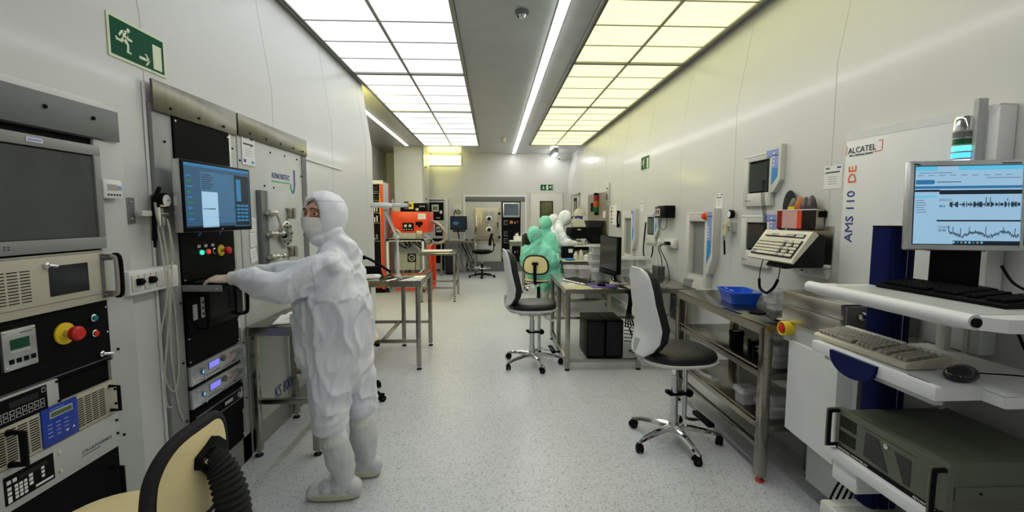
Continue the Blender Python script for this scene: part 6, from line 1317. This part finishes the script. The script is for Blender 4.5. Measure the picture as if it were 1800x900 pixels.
def head_geo(p, T):
    o = p.T; p.T = T
    p.sphere((0, .012, .02), (.074, .092, .094), seg=24); p.sphere((0, -.018, -.035), (.058, .066, .072), seg=20); p.sphere((0, -.05, -.085), (.03, .028, .022), seg=14)
    p.sphere((0, -.062, .045), (.05, .02, .022), seg=14)
    chain(p, [(0, -.078, .028, .010), (0, -.092, .0, .011), (0, -.104, -.02, .0135)], n=10)
    for s in (-1, 1):
        p.sphere((s * .036, -.066, -.018), (.024, .018, .018), seg=12); p.sphere((s * .014, -.092, -.024), (.009, .011, .008), seg=10); p.sphere((s * .074, .012, 0), (.01, .018, .03), seg=10)
        chain(p, [(s * .012, -.083, .034, .007), (s * .034, -.08, .04, .0075), (s * .055, -.066, .034, .007)], n=8)
    chain(p, [(-.022, -.084, -.052, .007), (0, -.09, -.053, .009), (.022, -.084, -.052, .007)], n=8)
    p.T = o
def hood_part(parent, T, m='coverall', S=1., op=(.058, .052), z0=0, back=0.0, name='hood', vox=.006):
    h = Part(name, parent, m, 1); h.T = T
    rings = []; n = 36
    for i in range(17):
        th = math.radians((41, 42, 45, 50, 57, 66, 76, 88, 100, 112, 124, 136, 148, 158, 166, 173, 178)[i]); rg = []
        for j in range(n):
            ph = 2 * math.pi * j / n; cx, cz = math.cos(ph), math.sin(ph)
            up = max(cz, 0); dn = max(-cz, 0)
            r = Vector((.098 * math.sin(th) * cx, -.098 * math.cos(th) * (1.05 if th < 1.57 else 1.22), (.118 + .012 * dn) * math.sin(th) * cz))
            r.z += .012; r.y += .012
            if i < 3: r.x *= .93; 
            if i == 0: r.x *= .9; r.z = (r.z - .012) * .92 + .012; r.y += .012
            fold = 1 + .022 * math.sin(ph * 5 + th * 4) + .016 * math.sin(ph * 9 - th * 7)
            rg.append((r.x * fold * S, r.y * S, r.z * fold * S))
        rings.append(rg)
    h.loft(rings, m, cap=False); o = h.end(80); md = o.modifiers.new('sub', 'SUBSURF'); md.levels = 2; md.render_levels = 2; cloth(o, .5 if m == 'coverall' else .8, lambda p: ((T.to_3x3() @ Vector((0, .35, 1))).normalized(), 1.0))
    md = o.modifiers.new('thickness', 'SOLIDIFY'); md.thickness = .004; md.offset = 1
    if vox < .006 or S > 1.06:
        c = T.translation; ys = [2 * math.pi * i / 40 for i in range(40)]
        dirs = [T.to_3x3() @ Vector((math.sin(a), math.cos(a), 0)) for a in ys]; off = T.to_3x3() @ Vector((0, .01, .082))
        seam(parent, o, [(c + off + d * .4, -d) for d in dirs], 'coverall_seam' if m == 'coverall' else m, .0018, True)
    return o
def mask_part(parent, T, S=1.):
    p = Part('face_mask', parent, 'mask', 1); p.T = T; V = []; F = []; nu, nv = 17, 13
    for j in range(nv):
        v = j / (nv - 1)
        for i in range(nu):
            u = i / (nu - 1) * 2 - 1; a = u * 1.28
            z = -.004 - .105 * v - .006 * u * u * (1 - v)
            R = .078 - .004 * v; bulge = math.exp(-(u * 2.4) ** 2) * (.026 * (1 - v) ** .7 + .008)
            y = -(R * math.cos(a) + bulge + .024 * (1 - abs(v - .55)) * (1 - u * u)) - .0 + .022 * v * v
            y += .0045 * abs(math.sin(v * 9.5)) - .006
            x = (R + .006) * math.sin(a) * (1 - .18 * v * v)
            V.append((x * S, y * S, z * S)); 
    for j in range(nv - 1):
        for i in range(nu - 1): k = j * nu + i; F.append((k, k + 1, k + nu + 1, k + nu))
    p.poly(V, F); o = p.end(70); md = o.modifiers.new('thickness', 'SOLIDIFY'); md.thickness = .003; return o
def figure(label, J, gown='coverall', hi=False, cat='person', group=None, mask=True, folds=(('CLOUDS', .10, .03), ('CLOUDS', .035, .010)), bag=1.0, boots=True, extra=None):
    t = thing('person', label, cat, (J['pelvis'][0], J['pelvis'][1], 0), 0, group)
    V3 = lambda k: Vector(J[k]); T = head_frame(V3('head'), J['yaw'], J.get('tilt', 0))
    hd = V3('head'); nk = V3('neck'); pv = V3('pelvis')
    b = Part('body', t, 'skin', 1); head_geo(b, T)
    chain(b, [tuple(hd + Vector((0, 0, -.05))) + (.05,), tuple(nk) + (.055,)])
    for s in 'LR':
        hp, kn, an, sh, el, wr = [V3(k + s) for k in ('hip', 'knee', 'ankle', 'sho', 'elb', 'wri')]
        chain(b, [tuple(hp) + (.085,), tuple(kn) + (.05,), tuple(an) + (.036,)]); chain(b, [tuple(sh) + (.036,), tuple(el) + (.032,), tuple(wr) + (.024,)])
        chain(b, [tuple(hp) + (.085,), tuple((hp + sh) / 2) + (.07,), tuple(sh + Vector((0, 0, -.05)) + (nk - sh) * .3) + (.045,)]); chain(b, [tuple(sh) + (.035,), tuple(nk) + (.045,)])
        f = J.get('foot' + s) or (-1, 0); chain(b, [tuple(an) + (.034,), (an.x + f[0] * .07, an.y + f[1] * .07, an.z - .045, .028), (an.x + f[0] * .15, an.y + f[1] * .15, an.z - .055, .02)])
        hand_geo(b, wr + Vector(J['fwd' + s]).normalized() * .02, J['fwd' + s], J.get('up' + s, (0, 0, 1)), J['th' + s], 0)
    chain(b, [tuple(pv) + (.1,), tuple(nk + Vector((0, 0, -.12))) + (.09,)])
    soften(b.end(), .0045 if hi else .009, 3)
    # eyes and brows
    for s in (-1, 1):
        e = Part('eye', t, 'eye', 1); e.T = T; e.sphere((s * .031, -.072, .014), .0125, 'eye', 16); e.sphere((s * .031 + J.get('gaze', 0), -.0795, .014), .0068, 'iris', 12); e.sphere((s * .031, -.0725, .0215), (.0155, .0135, .0065), 'skin', 12); e.sphere((s * .031, -.0715, .0055), (.015, .0125, .005), 'skin', 12); e.end()
        e = Part('eyebrow', t, 'brow', 1); e.T = T; e.tube([(s * .013, -.0925, .0385), (s * .034, -.0895, .0435), (s * .056, -.073, .034)], lambda u: .0042 - .0018 * u, 'brow', flat=.7); e.end()
    if mask: mask_part(t, T)
    hood_part(t, T, gown, J.get('hs', 1.08))
    g = Part('coverall' if gown == 'coverall' else 'gown', t, gown, 1); B = bag
    sl, sr = V3('shoL'), V3('shoR'); hl, hr = V3('hipL'), V3('hipR'); up = Vector((0, 0, 1)); w2 = J.get('waist')
    for s in 'LR':
        hp, kn, an, sh, el, wr = [V3(k + s) for k in ('hip', 'knee', 'ankle', 'sho', 'elb', 'wri')]; oth = hl if s == 'R' else hr
        mid = (hp + sh) / 2; inn = (pv - hp) * .25
        chain(g, [tuple(hp + inn) + (.135 * B,), tuple(mid + inn) + (.135 * B,), tuple(sh + (nk - sh) * .35 + up * -.09) + (.10 * B,)])
        cuff = kn + (an - kn) * (J.get('cuff', .38) if boots else .8)
        chain(g, [tuple(hp) + (.125 * B,), tuple(hp.lerp(kn, .5)) + (.115 * B,), tuple(kn) + (.10 * B,), tuple(kn.lerp(cuff, .6)) + (.092 * B,), tuple(cuff) + (.07,)])
        chain(g, [tuple(sh + (nk - sh) * .15) + (.070,), tuple(sh.lerp(el, .5)) + (.080 * B,), tuple(el) + (.083 * B,), tuple(el.lerp(wr, .55)) + (.068 * B,), tuple(el.lerp(wr, .86)) + (.045,)])
        chain(g, [tuple(sh) + (.068,), tuple(nk + up * -.01) + (.058,)])
    chain(g, [tuple(pv) + (.16 * B,), tuple(pv.lerp(nk, .5)) + (.155 * B,), tuple(nk + up * -.13) + (.11 * B,)])
    nr = J.get('nr', 0); chain(g, [tuple(nk + up * -.06) + (.09 + nr,), tuple(nk + up * .01) + (.072 + nr,), tuple(nk.lerp(hd, .55)) + (.070 + nr,)])
    if extra: extra(g)
    go = cloth(soften(g.end(), .008 if hi else .014, 10), J.get('amp', 1.0), J.get('dirf'), J.get('hang', (.18, 0, 1)))
    for rays in J.get('seams', ()): seam(t, go, rays)
    for s in 'LR':
        el, wr = V3('elb' + s), V3('wri' + s); d = (wr - el).normalized(); fw = Vector(J['fwd' + s]).normalized()
        gl = Part('glove', t, 'glove', 1); hand_geo(gl, wr + fw * .02, J['fwd' + s], J.get('up' + s, (0, 0, 1)), J['th' + s], .0016); soften(gl.end(), .0035 if hi else .006, 2)
        c = Part('cuff', t, 'cuff', 1); c.tube([wr - d * .05, wr, wr + fw * .028], lambda u: .037 - .003 * u, 'cuff', n=16, k=4); c.end()
        if boots:
            kn, an = V3('knee' + s), V3('ankle' + s); f = Vector(tuple(J.get('foot' + s) or (-1, 0)) + (0,)); cu = kn + (an - kn) * (J.get('cuff', .38) - .03)
            bt = Part('boot', t, 'bootwhite', 1); chain(bt, [tuple(cu) + (.062,), tuple(kn + (an - kn) * .62) + (.075,), tuple(an + up * .05) + (.06,), tuple(an + up * -.02) + (.05,)])
            z0 = an.z - .09
            for q, r, z in ((-.05, .045, .05), (.02, .05, .055), (.09, .046, .045), (.15, .044, .036)): bt.sphere((an.x + f.x * q, an.y + f.y * q, z0 + z), (r * 1.1, r * 1.1, z * 1.02), seg=14)
            bo = cloth(soften(bt.end(), .008, 4), .55)
            so = Part('sole', bo, 'bootsole', 1); ang = math.atan2(f.y, f.x); cx, cy = an.x + f.x * .055, an.y + f.y * .055
            so.loft([ring(cx, cy, z0 + z, a, b2, 28, 2.6, ang) for z, a, b2 in ((0, .135, .045), (.004, .142, .05), (.03, .145, .053), (.038, .138, .048))]); so.end()
            cf = Part('boot_cuff', bo, 'cuff', 1); dd = (an - kn).normalized(); cf.tube([cu - dd * .05, cu, cu + dd * .07], lambda u: .068 + .004 * math.sin(u * 9), 'cuff', n=20, k=4); cf.end()
    return t
# ---- the woman at the rack
def woman_extra(g):
    chain(g, [(-.80, 2.5, 1.27, .07), (-.80, 2.5, 1.18, .10), (-.80, 2.5, 1.05, .125), (-.80, 2.5, .85, .14), (-.80, 2.5, .74, .12)])
    chain(g, [(-.92, 2.47, 1.27, .06), (-.93, 2.46, 1.16, .095), (-.95, 2.45, 1.05, .115), (-.945, 2.45, .85, .115), (-.92, 2.44, .68, .10)])
    chain(g, [(-.86, 2.5, .95, .165), (-.86, 2.5, .8, .17), (-.855, 2.5, .68, .155)])
    chain(g, [(-.93, 2.46, 1.425, .05), (-.885, 2.49, 1.42, .068), (-.82, 2.5, 1.34, .09)])
def wdir(p):
    if p.z > 1.02 and p.x < -.98: return Vector((.75, .1, .65)).normalized(), 1.0 if p.x > -1.22 else .8
    if p.z > 1.1: return Vector((.45, .2, .85)).normalized(), 1.0
    if p.z < .5: return Vector((.8, 0, .6)).normalized(), .9
    return Vector((-.30, 0, 1)).normalized(), 1.15
figure('person in white hooded coverall and face mask typing at the tall rack, facing left', dict(
    pelvis=(-.855, 2.5, .86), neck=(-.855, 2.5, 1.375), head=(-.915, 2.49, 1.525), yaw=244, tilt=-2, hs=1.07, gaze=.003,
    hipL=(-.87, 2.42, .82), kneeL=(-.88, 2.40, .47), ankleL=(-.815, 2.40, .10), shoL=(-.82, 2.345, 1.28), elbL=(-1.06, 2.29, 1.175), wriL=(-1.31, 2.36, 1.215), fwdL=(-1, .06, -.05), upL=(.15, -.25, 1), thL=-1, footL=(-1, -.05),
    hipR=(-.83, 2.58, .82), kneeR=(-.78, 2.61, .47), ankleR=(-.755, 2.61, .10), shoR=(-.83, 2.665, 1.29), elbR=(-1.06, 2.70, 1.19), wriR=(-1.30, 2.60, 1.225), fwdR=(-1, -.15, -.05), upR=(.1, 0, 1), thR=1, footR=(-1, .05), cuff=.27, dirf=wdir, seams=([((-.945 + .012 * math.sin(z * 9), 1.9, z), (0, 1, 0)) for z in [1.16 - .025 * i for i in range(32)]], [((x, 1.9, z), (0, 1, 0)) for x, z in ((-.93, 1.38), (-.90, 1.345), (-.885, 1.30), (-.88, 1.25), (-.885, 1.2), (-.895, 1.15))])),
    hi=True, bag=1.0, folds=(('CLOUDS', .13, .05), ('CLOUDS', .05, .018)), extra=woman_extra)
# ---- people in green
figure('person in green gown and hood seated on beige stool, back to the camera', dict(
    pelvis=(.74, 7.08, .66), neck=(.68, 7.05, 1.08), head=(.66, 7.08, 1.235), yaw=60, tilt=8, hs=1.05,
    hipL=(.66, 7.12, .64), kneeL=(1.0, 7.35, .60), ankleL=(1.12, 7.42, .22), shoL=(.50, 7.12, 1.0), elbL=(.55, 7.35, .78), wriL=(.85, 7.5, .87), fwdL=(.8, .4, 0), thL=-1, footL=(.9, .3),
    hipR=(.82, 7.02, .64), kneeR=(1.14, 7.0, .58), ankleR=(1.25, 7.02, .33), shoR=(.87, 6.98, 1.0), elbR=(.93, 6.95, .80), wriR=(1.03, 7.25, .90), fwdR=(.3, .9, 0), thR=1, footR=(.95, .1), cuff=.6, amp=1.0, nr=.02), 'gown', group=None, bag=1.12)
gs = figure('person in green gown and hood standing behind the seated green one', dict(
    pelvis=(.86, 7.95, .82), neck=(.90, 7.95, 1.24), head=(.915, 7.95, 1.395), yaw=50, tilt=8, hs=1.03,
    hipL=(.80, 8.02, .78), kneeL=(.82, 8.03, .46), ankleL=(.80, 8.03, .10), shoL=(.78, 8.08, 1.17), elbL=(.92, 8.2, .95), wriL=(1.1, 8.2, 1.0), fwdL=(.9, .1, 0), thL=-1, footL=(.8, .5),
    hipR=(.92, 7.88, .78), kneeR=(.92, 7.87, .46), ankleR=(.9, 7.86, .10), shoR=(1.02, 7.82, 1.17), elbR=(1.05, 7.80, .95), wriR=(1.16, 7.84, .90), fwdR=(.9, .2, -.1), thR=1, footR=(.8, .5), cuff=.6, amp=1.0, nr=.02), 'gown', bag=1.0)
gs.location.y -= .12
figure('person in white coverall bending over the microscope, facing right', dict(
    pelvis=(1.14, 8.3, .86), neck=(1.22, 8.28, 1.36), nr=.015, head=(1.32, 8.26, 1.49), yaw=14, tilt=28, hs=1.05,
    hipL=(1.14, 8.39, .82), kneeL=(1.12, 8.4, .47), ankleL=(1.1, 8.4, .10), shoL=(1.2, 8.44, 1.28), elbL=(1.32, 8.42, 1.1), wriL=(1.47, 8.2, 1.08), fwdL=(.8, -.4, -.1), thL=-1, footL=(1, 0),
    hipR=(1.14, 8.2, .82), kneeR=(1.14, 8.19, .47), ankleR=(1.12, 8.19, .10), shoR=(1.19, 8.10, 1.28), elbR=(1.27, 8.0, 1.05), wriR=(1.45, 7.98, 1.06), fwdR=(1, .1, -.1), thR=1, footR=(1, 0), cuff=.6), 'coverall', mask=True, bag=1.05)
figure('person in white hood mostly hidden behind standing green person', dict(
    pelvis=(1.27, 9.7, .86), neck=(1.29, 9.7, 1.29), head=(1.31, 9.7, 1.43), yaw=20, tilt=5, hs=1.05,
    hipL=(1.27, 9.8, .82), kneeL=(1.27, 9.8, .47), ankleL=(1.27, 9.8, .10), shoL=(1.27, 9.88, 1.22), elbL=(1.35, 9.9, .98), wriL=(1.5, 9.85, .98), fwdL=(1, 0, 0), thL=-1, footL=(1, 0),
    hipR=(1.27, 9.62, .82), kneeR=(1.27, 9.6, .47), ankleR=(1.27, 9.6, .10), shoR=(1.27, 9.54, 1.22), elbR=(1.35, 9.52, .98), wriR=(1.5, 9.56, .98), fwdR=(1, 0, 0), thR=1, footR=(1, 0), cuff=.6), 'coverall', bag=1.0)
